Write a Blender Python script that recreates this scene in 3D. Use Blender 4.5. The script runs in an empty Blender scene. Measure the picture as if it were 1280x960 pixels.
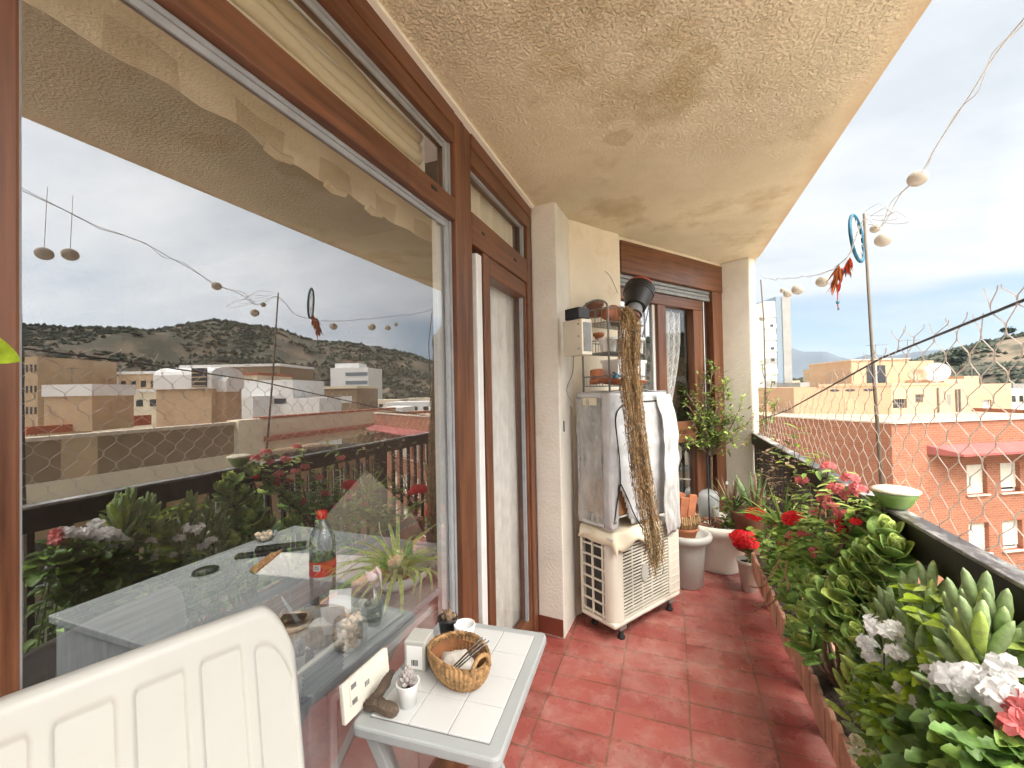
import bpy, math, random
from mathutils import Vector as V, Matrix as Mx, noise as mnoise
random.seed(7)
rnd = random.random
def ru(a, b): return a + (b - a) * random.random()
SC = bpy.context.scene
COL = SC.collection
PI = math.pi
# ------------------------------------------------------------------ camera data (metres, balcony axis = +Y, street side = +X)
FPX = 528.0
CAM = V((0, 0, 1.5))
yaw, pitch, roll = math.radians(20.67), math.radians(.905), math.radians(-1.134)
_r = V((math.cos(yaw), math.sin(yaw), 0)); _f = V((-math.sin(yaw), math.cos(yaw), 0)); _u = V((0, 0, 1))
FW = _f * math.cos(pitch) + _u * math.sin(pitch)
_u2 = _u * math.cos(pitch) - _f * math.sin(pitch)
RT = _r * math.cos(roll) + _u2 * math.sin(roll)
UP = _u2 * math.cos(roll) - _r * math.sin(roll)
def ray(x, y): return FW + RT * ((x - 640) / FPX) - UP * ((y - 480) / FPX)
def on_x(x, y, X): q = ray(x, y); return CAM + q * (X / q.x)
def on_y(x, y, Y): q = ray(x, y); return CAM + q * (Y / q.y)
def on_z(x, y, Z): q = ray(x, y); return CAM + q * ((Z - CAM.z) / q.z)
def at(x, y, D): return CAM + ray(x, y) * D
GX = -.838                                    # plane of the big window pane
def mir(p): return V((2 * GX - p.x, p.y, p.z))
def rat(x, y, D): return mir(at(x, y, D))     # place of a thing the photo shows in the pane
def ron_x(x, y, X): return mir(on_x(x, y, 2 * GX - X))
# ------------------------------------------------------------------ materials
MATS = {}
def _new(name):
    m = bpy.data.materials.new(name); m.use_nodes = True
    nt = m.node_tree; nt.nodes.clear()
    out = nt.nodes.new('ShaderNodeOutputMaterial'); b = nt.nodes.new('ShaderNodeBsdfPrincipled')
    nt.links.new(b.outputs[0], out.inputs[0]); MATS[name] = m
    return m, nt, b, out
def N(nt, t, **k):
    n = nt.nodes.new(t)
    for a, v in k.items():
        if a in n.inputs: n.inputs[a].default_value = v
        else: setattr(n, a, v)
    return n
def mixc(nt, a, b, fac, mode='MIX'):
    n = nt.nodes.new('ShaderNodeMix'); n.data_type = 'RGBA'; n.blend_type = mode
    for s, v in ((6, a), (7, b), (0, fac)):
        if hasattr(v, 'is_linked') or hasattr(v, 'links'): nt.links.new(v, n.inputs[s])
        elif s == 0: n.inputs[0].default_value = v
        else: n.inputs[s].default_value = (*v, 1) if len(v) == 3 else v
    return n.outputs[2]
def ramp(nt, src, stops):
    n = nt.nodes.new('ShaderNodeValToRGB'); e = n.color_ramp.elements
    while len(e) < len(stops): e.new(.5)
    for i, (p, c) in enumerate(stops):
        e[i].position = p; e[i].color = (c, c, c, 1) if not hasattr(c, '__len__') else (*c, 1)
    nt.links.new(src, n.inputs[0]); return n.outputs[0]
def tex(nt, scale=5, detail=4, vec=None, st=(1, 1, 1), rough=.55, rot=(0, 0, 0), loc=(0, 0, 0)):
    tc = nt.nodes.new('ShaderNodeTexCoord'); mp = nt.nodes.new('ShaderNodeMapping')
    mp.inputs['Scale'].default_value = st; mp.inputs['Rotation'].default_value = rot; mp.inputs['Location'].default_value = loc
    nt.links.new(tc.outputs['Object'], mp.inputs[0])
    n = N(nt, 'ShaderNodeTexNoise', Scale=scale, Detail=detail, Roughness=rough)
    nt.links.new(mp.outputs[0], n.inputs['Vector']); return n.outputs['Fac']
def bump(nt, b, src, strength, dist=.01):
    n = N(nt, 'ShaderNodeBump', Strength=strength, Distance=dist)
    nt.links.new(src, n.inputs['Height']); nt.links.new(n.outputs[0], b.inputs['Normal']); return n
def M(name, col, rough=.55, var=.18, vs=6, bmp=0, bs=60, metal=0, spec=.5, dirt=None, dirts=3, dlo=.55, dhi=.75, st=(1, 1, 1), isl=0, trl=0):
    if name in MATS: return MATS[name]
    m, nt, b, out = _new(name)
    lo = tuple(c * (1 - var) for c in col); hi = tuple(min(1, c * (1 + var)) for c in col)
    f = ramp(nt, tex(nt, vs, 5, st=st), [(.3, 0), (.7, 1)])
    c = mixc(nt, lo, hi, f)
    if isl:
        g = nt.nodes.new('ShaderNodeNewGeometry')
        r = ramp(nt, g.outputs['Random Per Island'], [(0, 1 - isl), (1, 1 + isl)])
        c = mixc(nt, c, r, 1.0, 'MULTIPLY')
    if dirt:
        d = ramp(nt, tex(nt, dirts, 6, st=st, rough=.65), [(dlo, 0), (dhi, 1)])
        c = mixc(nt, c, dirt, d)
    nt.links.new(c, b.inputs['Base Color'])
    b.inputs['Roughness'].default_value = rough; b.inputs['Metallic'].default_value = metal
    b.inputs['Specular IOR Level'].default_value = spec
    if bmp: bump(nt, b, tex(nt, bs, 4, st=st), bmp)
    if trl:
        t = nt.nodes.new('ShaderNodeBsdfTranslucent'); mx = nt.nodes.new('ShaderNodeMixShader'); mx.inputs[0].default_value = trl
        nt.links.new(c, t.inputs[0]); nt.links.new(b.outputs[0], mx.inputs[1]); nt.links.new(t.outputs[0], mx.inputs[2]); nt.links.new(mx.outputs[0], out.inputs[0])
    return m
def wood(name, st):
    m, nt, b, out = _new(name)
    g = tex(nt, 1, 6, st=st, rough=.6)
    w = tex(nt, 2.2, 3)
    c = mixc(nt, (.055, .017, .007), (.205, .078, .033), ramp(nt, g, [(.28, 0), (.68, 1)]))
    c = mixc(nt, c, (.035, .014, .008), ramp(nt, tex(nt, 5, 7, loc=(3, 8, 2), rough=.7), [(.60, 0), (.72, .65)]))
    c = mixc(nt, c, (.25, .115, .065), ramp(nt, w, [(.52, 0), (.85, .5)]))
    nt.links.new(c, b.inputs['Base Color'])
    nt.links.new(ramp(nt, g, [(.2, .3), (.8, .5)]), b.inputs['Roughness'])
    bump(nt, b, g, .12, .004); return m
def thin_glass(name, fac=.4, tint=(1, 1, 1), rough=0.0, grime_sheen=0.0, fres=.35, g0=0.0):
    m, nt, b, out = _new(name); nt.nodes.remove(b)
    t = nt.nodes.new('ShaderNodeBsdfTransparent'); t.inputs[0].default_value = (*tint, 1)
    g = nt.nodes.new('ShaderNodeBsdfGlossy'); g.inputs['Roughness'].default_value = rough
    mx = nt.nodes.new('ShaderNodeMixShader')
    lw = N(nt, 'ShaderNodeLayerWeight', Blend=.25)
    ma = N(nt, 'ShaderNodeMath', operation='MULTIPLY_ADD', use_clamp=True)
    nt.links.new(lw.outputs['Fresnel'], ma.inputs[0]); ma.inputs[1].default_value = fres; ma.inputs[2].default_value = fac
    nt.links.new(ma.outputs[0], mx.inputs[0]); nt.links.new(t.outputs[0], mx.inputs[1]); nt.links.new(g.outputs[0], mx.inputs[2])
    last = mx
    if grime_sheen:
        d = nt.nodes.new('ShaderNodeBsdfDiffuse'); d.inputs[0].default_value = (.75, .74, .7, 1)
        m2 = nt.nodes.new('ShaderNodeMixShader')
        r = ramp(nt, tex(nt, 9, 6, st=(1, 1, .35), rough=.7), [(.4, g0), (.8, grime_sheen)])
        nt.links.new(r, m2.inputs[0]); nt.links.new(mx.outputs[0], m2.inputs[1]); nt.links.new(d.outputs[0], m2.inputs[2]); last = m2
    nt.links.new(last.outputs[0], out.inputs[0]); return m
def sheer(name, col, fac):
    m, nt, b, out = _new(name)
    b.inputs['Base Color'].default_value = (*col, 1); b.inputs['Roughness'].default_value = .9
    t = nt.nodes.new('ShaderNodeBsdfTransparent'); tr = nt.nodes.new('ShaderNodeBsdfTranslucent'); tr.inputs[0].default_value = (*col, 1)
    m1 = nt.nodes.new('ShaderNodeMixShader'); m1.inputs[0].default_value = .35
    nt.links.new(b.outputs[0], m1.inputs[1]); nt.links.new(tr.outputs[0], m1.inputs[2])
    mx = nt.nodes.new('ShaderNodeMixShader'); mx.inputs[0].default_value = fac
    w = ramp(nt, tex(nt, 30, 2, st=(1, 1, .3)), [(.3, fac - .12), (.7, fac + .12)]); nt.links.new(w, mx.inputs[0])
    nt.links.new(t.outputs[0], mx.inputs[1]); nt.links.new(m1.outputs[0], mx.inputs[2]); nt.links.new(mx.outputs[0], out.inputs[0]); return m
# ------------------------------------------------------------------ mesh builder
def root_of(o):
    while o.parent: o = o.parent
    return o
class MB:
    def __init__(s): s.v = []; s.f = []; s.mi = []; s.cm = 0
    def add(s, vs, fs):
        k = len(s.v); s.v += [V(p) for p in vs]
        for f in fs: s.f.append([i + k for i in f]); s.mi.append(s.cm)
        return s
    def box(s, a, b, T=None):
        x0, y0, z0 = (min(a[i], b[i]) for i in range(3)); x1, y1, z1 = (max(a[i], b[i]) for i in range(3))
        vs = [V(p) for p in ((x0, y0, z0), (x1, y0, z0), (x1, y1, z0), (x0, y1, z0), (x0, y0, z1), (x1, y0, z1), (x1, y1, z1), (x0, y1, z1))]
        if T: vs = [T @ p for p in vs]
        return s.add(vs, [(0, 3, 2, 1), (4, 5, 6, 7), (0, 1, 5, 4), (1, 2, 6, 5), (2, 3, 7, 6), (3, 0, 4, 7)])
    def prism(s, pts, z0, z1):
        n = len(pts); a = sum(pts[i][0] * pts[(i + 1) % n][1] - pts[(i + 1) % n][0] * pts[i][1] for i in range(n))
        if a < 0: pts = pts[::-1]
        vs = [(p[0], p[1], z0) for p in pts] + [(p[0], p[1], z1) for p in pts]
        return s.add(vs, [tuple(range(n - 1, -1, -1)), tuple(range(n, 2 * n))] + [(i, (i + 1) % n, n + (i + 1) % n, n + i) for i in range(n)])
    def tube(s, pts, r, n=6, cap=True, close=False):
        pts = [V(p) for p in pts]; m = len(pts)
        rr = r if hasattr(r, '__len__') else [r] * m
        k = len(s.v); side = None
        for i, p in enumerate(pts):
            if close: t = pts[(i + 1) % m] - pts[i - 1]
            else: t = pts[min(i + 1, m - 1)] - pts[max(i - 1, 0)]
            if t.length < 1e-9: t = V((0, 0, 1))
            t.normalize()
            if side is None: side = t.orthogonal().normalized()
            else:
                side = side - t * side.dot(t)
                if side.length < 1e-6: side = t.orthogonal()
                side.normalize()
            o = t.cross(side)
            for j in range(n):
                a = 2 * PI * j / n; s.v.append(p + (side * math.cos(a) + o * math.sin(a)) * rr[i])
        for i in range(m if close else m - 1):
            i2 = (i + 1) % m
            for j in range(n):
                j2 = (j + 1) % n
                s.f.append([k + i * n + j, k + i * n + j2, k + i2 * n + j2, k + i2 * n + j]); s.mi.append(s.cm)
        if cap and not close:
            s.f.append([k + j for j in range(n - 1, -1, -1)]); s.mi.append(s.cm)
            s.f.append([k + (m - 1) * n + j for j in range(n)]); s.mi.append(s.cm)
        return s
    def lathe(s, prof, n=24, c=(0, 0, 0), T=None, sx=1, sy=1, cap=True):
        k = len(s.v); c = V(c); m = len(prof)
        for (r, z) in prof:
            for j in range(n):
                a = 2 * PI * j / n; p = V((r * math.cos(a) * sx, r * math.sin(a) * sy, z))
                s.v.append((T @ p if T else p) + c)
        for i in range(m - 1):
            for j in range(n):
                j2 = (j + 1) % n
                s.f.append([k + i * n + j, k + i * n + j2, k + (i + 1) * n + j2, k + (i + 1) * n + j]); s.mi.append(s.cm)
        if cap and prof[0][0] > 1e-5: s.f.append([k + j for j in range(n - 1, -1, -1)]); s.mi.append(s.cm)
        return s
    def grid(s, fn, nu, nv, close=False):
        k = len(s.v)
        for i in range(nu + 1):
            for j in range(nv + 1): s.v.append(V(fn(i / nu, j / nv)))
        for i in range(nu):
            for j in range(nv):
                a = k + i * (nv + 1) + j; s.f.append([a, a + nv + 1, a + nv + 2, a + 1]); s.mi.append(s.cm)
        return s
    def ball(s, c, r, n=10, sc=(1, 1, 1), T=None, lump=0):
        k = len(s.v); c = V(c); m = n // 2 + 1
        for i in range(m + 1):
            th = PI * i / m
            for j in range(n):
                a = 2 * PI * j / n
                p = V((math.sin(th) * math.cos(a) * sc[0], math.sin(th) * math.sin(a) * sc[1], math.cos(th) * sc[2])) * r
                if lump: p *= 1 + lump * mnoise.noise(p / r * 2.3 + c * 7)
                s.v.append((T @ p if T else p) + c)
        for i in range(m):
            for j in range(n):
                j2 = (j + 1) % n
                s.f.append([k + i * n + j, k + (i + 1) * n + j, k + (i + 1) * n + j2, k + i * n + j2]); s.mi.append(s.cm)
        return s
    def leaf(s, base, d, up, L, W, bend=.3, n=4, shape=0, fold=.15, curl=0):
        # one blade: n segments, three points across
        if shape == 5: n = max(n, 8); fold += .25; bend += ru(-.5, .6)
        base = V(base); d = V(d).normalized(); up = V(up)
        side = d.cross(up)
        if side.length < 1e-4: side = d.orthogonal()
        side.normalize(); nrm = side.cross(d).normalized()
        k = len(s.v); p = base.copy(); dd = d.copy(); nn = nrm.copy()
        for i in range(n + 1):
            t = i / n
            if shape == 0: w = W * math.sin(PI * min(1, .06 + .94 * t)) ** .8 if t < 1 else 0
            elif shape == 1: w = W * (1 - t) ** .6 * (.5 + .5 * min(1, t * 6))            # strap
            elif shape == 2: w = W * (math.sin(PI * (.08 + .80 * t ** .8))) ** .7          # spoon, round tip
            elif shape == 4: w = W * math.sin(PI * min(.985, .07 + .90 * t ** 1.35)) ** .75  # broad towards the tip
            elif shape == 5: w = W * math.sin(PI * (.12 + .86 * t)) ** .6 * (.70 + .30 * abs(math.sin(3.2 * PI * t)))  # lobed
            else: w = W * (1 - t ** 1.6) * (.35 + .65 * min(1, t * 3))
            w *= .5
            s.v += [p + side * w + nn * fold * w, p - nn * fold * w * .4, p - side * w + nn * fold * w]
            a = -bend / n; c_, s_ = math.cos(a), math.sin(a)
            dd, nn = (dd * c_ + nn * s_).normalized(), (nn * c_ - dd * s_).normalized()
            p = p + dd * (L / n)
        for i in range(n):
            a = k + i * 3
            s.f += [[a, a + 3, a + 4, a + 1], [a + 1, a + 4, a + 5, a + 2]]; s.mi += [s.cm, s.cm]
        return s
    def build(s, name, mats, parent=None, world=False, smooth=False, bev=0, solid=0, sub=0, kind=None):
        me = bpy.data.meshes.new(name)
        vs = s.v
        if world and parent:
            iv = root_of(parent).matrix_basis.inverted(); vs = [iv @ p for p in vs]
        me.from_pydata([tuple(p) for p in vs], [], s.f); me.validate(verbose=False)
        for m in (mats if isinstance(mats, (list, tuple)) else [mats]): me.materials.append(MATS[m] if isinstance(m, str) else m)
        if len(me.polygons) == len(s.mi): me.polygons.foreach_set('material_index', s.mi)
        if smooth: me.polygons.foreach_set('use_smooth', [True] * len(me.polygons))
        o = bpy.data.objects.new(name, me); COL.objects.link(o)
        if parent: o.parent = parent
        if solid: md = o.modifiers.new('solid', 'SOLIDIFY'); md.thickness = solid; md.offset = 0
        if bev:
            md = o.modifiers.new('bevel', 'BEVEL'); md.width = bev; md.segments = 2; md.limit_method = 'ANGLE'; md.angle_limit = .6; md.harden_normals = False
        if sub: md = o.modifiers.new('sub', 'SUBSURF'); md.levels = sub; md.render_levels = sub
        if kind: o['kind'] = kind
        return o
def tag(o, label, cat, group=None):
    o['label'] = label; o['category'] = cat
    if group: o['group'] = group
    return o
def thing(name, label, cat, loc=(0, 0, 0), rz=0, group=None):
    o = bpy.data.objects.new(name, None); COL.objects.link(o); o.empty_display_size = .05
    o.matrix_basis = Mx.Translation(V(loc)) @ Mx.Rotation(rz, 4, 'Z')
    return tag(o, label, cat, group)
def copy_tree(o, parent=None):
    c = o.copy(); COL.objects.link(c); c.parent = parent
    for ch in list(o.children): copy_tree(ch, c)
    return c
def spline(pts, n=6):
    pts = [V(p) for p in pts]; out = []
    for i in range(len(pts) - 1):
        p0 = pts[max(i - 1, 0)]; p1 = pts[i]; p2 = pts[i + 1]; p3 = pts[min(i + 2, len(pts) - 1)]
        for k in range(n):
            t = k / n
            out.append(.5 * ((2 * p1) + (p2 - p0) * t + (2 * p0 - 5 * p1 + 4 * p2 - p3) * t * t + (3 * p1 - p0 - 3 * p2 + p3) * t ** 3))
    out.append(pts[-1]); return out
def wobble(p, a, f=3.0, seed=0):
    q = p * f + V((seed * 3.7, seed * 1.3, seed * 2.1)); return p + V((mnoise.noise(q), mnoise.noise(q + V((9, 0, 0))), mnoise.noise(q + V((0, 9, 0))))) * a
# ------------------------------------------------------------------ palette (base colours, linear)
wood('wood_upright', (45, 45, 2.2)); wood('wood_along', (45, 2.2, 45)); wood('wood_across', (2.2, 45, 45))
M('wood_shadow_gap', (.03, .012, .007), .7)
M('gasket_grey', (.32, .33, .34), .5, .12, 12)
M('white_aluminium', (.74, .74, .72), .35, .06, 10)
thin_glass('window_glass', .37, (.99, .99, .99), 0, .008, .35)
thin_glass('door_glass', .10, (.99, .99, .98), 0, .01, .3)
thin_glass('clear_plastic', .14, (.8, .81, .82), .14, .65, .4, .22)  # grey diffuse coat stands in for milky reflections on the cover's side
thin_glass('clear_glass', .10, (.97, .98, .98), .02, .04, .6)
thin_glass('bottle_plastic', .14, (.95, .97, .99), .03, .12, .7)
thin_glass('end_glass', .5, (.9, .93, .95), .01, .1, .4)
M('black_slot', (.015, .012, .01), .5)
def ceiling_mat():
    m, nt, b, out = _new('ceiling_stucco')
    n1 = tex(nt, 88, 3, rough=.5); n2 = tex(nt, 2.1, 6, rough=.65); n3 = tex(nt, 7, 5)
    c = mixc(nt, (.84, .715, .51), (.90, .785, .58), ramp(nt, n3, [(.3, 0), (.7, 1)]))
    c = mixc(nt, c, (.60, .46, .25), ramp(nt, n2, [(.52, 0), (.66, .75)]))
    tc = nt.nodes.new('ShaderNodeTexCoord')
    for (p, r, k) in (((.12, 1.62), .16, .7), ((-.22, 1.98), .12, .75), ((-.10, 1.25), .2, .6), ((-.3, 2.75), .25, .4), ((.25, 1.28), .14, .6)):
        sub = N(nt, 'ShaderNodeVectorMath', operation='DISTANCE'); nt.links.new(tc.outputs['Object'], sub.inputs[0]); sub.inputs[1].default_value = (p[0], p[1], 2.65)
        nz = tex(nt, 7, 7, rough=.7); ad = N(nt, 'ShaderNodeMath', operation='MULTIPLY_ADD'); nt.links.new(nz, ad.inputs[0]); ad.inputs[1].default_value = r * 1.6; nt.links.new(sub.outputs['Value'], ad.inputs[2])
        f = ramp(nt, ad.outputs[0], [(r * .9, k * .55), (r * 1.30, k * .85), (r * 1.42, 0)]); c = mixc(nt, c, (.62, .49, .28), f)
    c = mixc(nt, c, (.45, .32, .15), ramp(nt, tex(nt, 13, 7, loc=(4, 4, 4), rough=.75), [(.66, 0), (.76, .55)]))
    sx = nt.nodes.new('ShaderNodeSeparateXYZ'); nt.links.new(tc.outputs['Object'], sx.inputs[0])
    ad = N(nt, 'ShaderNodeMath', operation='MULTIPLY_ADD'); nt.links.new(tex(nt, 3, 5), ad.inputs[0]); ad.inputs[1].default_value = .22; nt.links.new(sx.outputs[0], ad.inputs[2])
    sm = ramp(nt, ad.outputs[0], [(.76, 0), (.88, 1)])                    # the slab edge was floated smooth
    c = mixc(nt, c, (.60, .46, .31), sm)
    nt.links.new(c, b.inputs['Base Color']); b.inputs['Roughness'].default_value = .9
    pat = ramp(nt, tex(nt, 1.6, 4, loc=(1, 6, 0)), [(.3, .6), (.65, 1.0)])
    bn = bump(nt, b, ramp(nt, n1, [(.40, 0), (.60, 1)]), 1.0, .010)
    st_ = mixc(nt, pat, (.06, .06, .06), sm); nt.links.new(st_, bn.inputs['Strength'])
ceiling_mat()
M('ceiling_edge_smooth', (.70, .56, .39), .9, .12, 4, .12, 40, dirt=(.42, .30, .16), dlo=.58, dhi=.8)
M('wall_plaster', (.74, .70, .62), .9, .10, 3, .45, 60, dirt=(.50, .42, .32), dlo=.53, dhi=.8)
M('wall_plaster_cream', (.78, .69, .54), .9, .10, 3, .4, 60, dirt=(.56, .43, .28), dlo=.54, dhi=.8)
M('halo_strip_white', (.9, .86, .76), .8, .04)
def floor_mat():
    m, nt, b, out = _new('terracotta_floor')
    tc = nt.nodes.new('ShaderNodeTexCoord'); mp = nt.nodes.new('ShaderNodeMapping'); mp.inputs['Location'].default_value = (.606 + .324 * 10, -2.023 + .1645 * 40, 0)
    nt.links.new(tc.outputs['Object'], mp.inputs[0])
    br = nt.nodes.new('ShaderNodeTexBrick'); br.offset = 0; br.squash = 1
    for k, v in dict(Scale=1.0, Bias=0.0).items(): br.inputs[k].default_value = v
    br.inputs['Mortar Size'].default_value = .005; br.inputs['Mortar Smooth'].default_value = .3
    br.inputs['Brick Width'].default_value = .324; br.inputs['Row Height'].default_value = .1645
    br.inputs['Color1'].default_value = (.28, .064, .054, 1); br.inputs['Color2'].default_value = (.37, .100, .084, 1); br.inputs['Mortar'].default_value = (.17, .075, .045, 1)
    nt.links.new(mp.outputs[0], br.inputs['Vector'])
    c = mixc(nt, br.outputs['Color'], (.42, .14, .095), ramp(nt, tex(nt, 5, 7, st=(1, 2.2, 1), rough=.7), [(.52, 0), (.75, .75)]))
    c = mixc(nt, c, (.14, .026, .018), ramp(nt, tex(nt, 4.2, 6, loc=(3, 1, 0), rough=.65), [(.54, 0), (.72, .7)]))
    c = mixc(nt, c, (.56, .38, .32), ramp(nt, tex(nt, 2.6, 8, loc=(7, 2, 0), rough=.78), [(.47, 0), (.72, .6)]))
    c = mixc(nt, c, (.40, .26, .12), ramp(nt, tex(nt, 60, 4), [(.72, 0), (.78, .5)]))
    nt.links.new(c, b.inputs['Base Color'])
    nt.links.new(ramp(nt, tex(nt, 6, 6), [(.3, .17), (.75, .42)]), b.inputs['Roughness'])
    h = mixc(nt, br.outputs['Fac'], tex(nt, 14, 3), .18); inv = N(nt, 'ShaderNodeInvert'); nt.links.new(h, inv.inputs[1])
    bump(nt, b, inv.outputs[0], .35, .006)
floor_mat()
M('terracotta', (.42, .15, .07), .8, .2, 14, .15, 60, dirt=(.5, .36, .27), dlo=.6, dhi=.85)
M('trough_clay', (.52, .27, .18), .8, .25, 12, .2, 50, dirt=(.25, .13, .09), dlo=.58, dhi=.8, isl=.22)
M('skirting_red', (.17, .038, .02), .5, .2)
M('soil', (.045, .028, .018), .95, .4, 40, .8, 60)
M('gravel_brown', (.25, .12, .07), .8, .5, 40, .6, 50, isl=.4)
M('plastic_white', (.46, .455, .42), .38, .04, 3)
M('plastic_offwhite', (.70, .66, .57), .45, .07, 6, dirt=(.45, .38, .27), dlo=.62, dhi=.85)
M('metal_cream', (.74, .70, .60), .45, .06, 5, dirt=(.5, .42, .3), dlo=.62, dhi=.85)
M('metal_rusty_white', (.74, .68, .56), .5, .08, 8, dirt=(.38, .2, .09), dirts=14, dlo=.6, dhi=.72)
M('dark_fins', (.055, .05, .045), .6, .3, 60)
M('black_plastic', (.018, .018, .02), .42, .2)
M('black_rubber', (.02, .019, .018), .8)
M('silver_fabric', (.54, .54, .54), .36, .16, 7, .8, 16)
M('white_flap', (.58, .575, .56), .4, .12, 6, .8, 15)
M('cream_sheet', (.74, .66, .50), .7, .08, 6, .1, 40)
M('carton', (.42, .22, .1), .85)
M('wire_grey', (.25, .25, .24), .45, .2, 30, metal=.4)
M('ceramic_white', (.82, .82, .80), .25, .03)
M('grey_pot', (.22, .23, .23), .6)
M('brown_pot', (.19, .085, .05), .6)
M('blue_plastic', (.02, .15, .26), .4)
M('dry_plant', (.36, .23, .11), .9, .3, 40, isl=.55)
M('dry_plant_green', (.22, .2, .09), .9, .3, 40, isl=.5)
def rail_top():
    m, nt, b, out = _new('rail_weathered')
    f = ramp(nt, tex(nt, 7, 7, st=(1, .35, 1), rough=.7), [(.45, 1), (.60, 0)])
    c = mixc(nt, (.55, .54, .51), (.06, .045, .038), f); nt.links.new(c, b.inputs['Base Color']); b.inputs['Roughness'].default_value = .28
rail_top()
M('rail_dark', (.014, .008, .006), .5, .4, 10, .1, 30, spec=.25)
M('green_glaze', (.16, .27, .07), .3, .2)
M('bowl_cream', (.62, .58, .45), .7, .15, 20, .3, 60)
M('grey_paint', (.36, .38, .38), .4, .05, 5, dirt=(.24, .25, .25), dlo=.62, dhi=.8)
M('tile_white', (.60, .605, .60), .22, .03, 4, dirt=(.5, .49, .45), dirts=12, dlo=.68, dhi=.8)
M('grout', (.2, .19, .18), .9)
M('basket_straw', (.38, .22, .095), .85, .3, 40, .6, 80, isl=.35)
M('basket_dark', (.24, .10, .04), .9, .3, 30)
M('plastic_bag', (.62, .58, .52), .5, .15, 40, .5, 40)
M('steel', (.5, .5, .5), .25, metal=1)
M('succulent_grey', (.36, .32, .30), .6, .2, 30, isl=.25)
M('bark', (.10, .07, .05), .95, .4, 20, .9, 40)
M('bark_tree', (.22, .16, .11), .9, .3, 30, .6, 60)
M('table_grey_wood', (.34, .37, .38), .4, .22, 8, .08, 30, st=(6, .5, 1))
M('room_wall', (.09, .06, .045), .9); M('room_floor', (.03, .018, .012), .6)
M('cushion', (.22, .18, .145), .95, .12, 10, .2, 60)
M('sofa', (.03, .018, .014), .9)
M('valance', (.92, .83, .66), .9, .04, 5, trl=.4)
M('valance_dark', (.72, .60, .43), .9, .06, 5, trl=.35)
M('blind_cream', (.92, .83, .66), .85, .06, 4, st=(1, .2, 1), trl=.4)
sheer('sheer_white', (.97, .95, .90), .95); sheer('lace', (.92, .92, .90), .62); sheer('paper_ball', (.62, .57, .50), .95)
M('label_red', (.55, .03, .02), .4, .2, 30); M('cap_red', (.7, .01, .01), .35)
M('paper', (.82, .82, .80), .8, .02); M('leather_black', (.02, .02, .02), .5)
M('tin', (.5, .42, .34), .4, metal=.3)
M('shell', (.70, .56, .42), .5, .3, 40, isl=.4)
def LF(name, col, isl=.3, trl=.3, rough=.45, var=.2): return M(name, col, rough, max(var, .28), 70, .12, 130, isl=isl, trl=trl)
LF('leaf_jade', (.30, .47, .12)); LF('leaf_jade_light', (.47, .59, .15)); LF('leaf_finger', (.31, .42, .19), .2, .15, .55)
LF('leaf_lime', (.36, .50, .035), .25, .4); LF('leaf_mid', (.24, .39, .075)); LF('leaf_dark', (.12, .23, .05)); LF('leaf_olive', (.13, .17, .05), .4)
LF('leaf_spider', (.46, .66, .18), .25, .4); LF('leaf_spider_edge', (.80, .80, .55), .2, .4); LF('leaf_aloe', (.20, .30, .12), .3, .1); LF('leaf_dry', (.36, .24, .15), .4)
LF('petal_white', (.95, .95, .95), .05, .35, .6, .02); LF('petal_red', (.72, .008, .014), .2, .2, .6); LF('petal_pink', (.68, .17, .17), .25, .3); LF('petal_cream', (.88, .84, .60), .06, .3)
M('stem_green', (.12, .16, .05), .7); M('stem_brown', (.13, .08, .05), .9, .3); M('root_tan', (.40, .27, .17), .9, .25)
M('cord_white', (.62, .62, .60), .6); M('net_cord', (.70, .62, .56), .6, .1); M('wire_dark', (.06, .06, .065), .5)
M('stick', (.16, .13, .10), .8); M('ring_blue', (.01, .12, .20), .6, .3, 40); M('feather_orange', (.42, .12, .03), .8, .3, 30, isl=.5); M('feather_red', (.55, .05, .02), .8); M('feather_teal', (.02, .18, .22), .8)
# town
def brick_mat(name, c1, c2, mort):
    m, nt, b, out = _new(name)
    tc = nt.nodes.new('ShaderNodeTexCoord'); sx = nt.nodes.new('ShaderNodeSeparateXYZ'); nt.links.new(tc.outputs['Object'], sx.inputs[0])
    ad = N(nt, 'ShaderNodeMath', operation='SUBTRACT'); nt.links.new(sx.outputs[0], ad.inputs[0]); nt.links.new(sx.outputs[1], ad.inputs[1])
    cb = nt.nodes.new('ShaderNodeCombineXYZ'); nt.links.new(ad.outputs[0], cb.inputs[0]); nt.links.new(sx.outputs[2], cb.inputs[1])
    br = nt.nodes.new('ShaderNodeTexBrick')
    for k, v in dict(Scale=1.0).items(): br.inputs[k].default_value = v
    br.inputs['Brick Width'].default_value = .26; br.inputs['Row Height'].default_value = .085; br.inputs['Mortar Size'].default_value = .009
    br.inputs['Color1'].default_value = (*c1, 1); br.inputs['Color2'].default_value = (*c2, 1); br.inputs['Mortar'].default_value = (*mort, 1)
    nt.links.new(cb.outputs[0], br.inputs['Vector'])
    c = mixc(nt, br.outputs['Color'], (.25, .10, .06), ramp(nt, tex(nt, .5, 6, st=(1, 1, 2)), [(.45, 0), (.75, .5)]))
    c = mixc(nt, c, (.33, .15, .085), ramp(nt, tex(nt, 1.3, 5, st=(.3, .3, 3)), [(.5, 0), (.75, .6)]))
    nt.links.new(c, b.inputs['Base Color']); b.inputs['Roughness'].default_value = .9
    return m
brick_mat('brick', (.27, .088, .045), (.36, .135, .072), (.38, .215, .145))
M('render_cream', (.55, .375, .235), .9, .08, .8, dirt=(.40, .27, .17), dirts=.8, dlo=.58, dhi=.8)
M('render_tan', (.58, .42, .27), .9, .08, .8, dirt=(.36, .25, .15), dirts=.6, dlo=.55, dhi=.8)
M('render_brown', (.31, .225, .145), .9, .08, .8)
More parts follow.
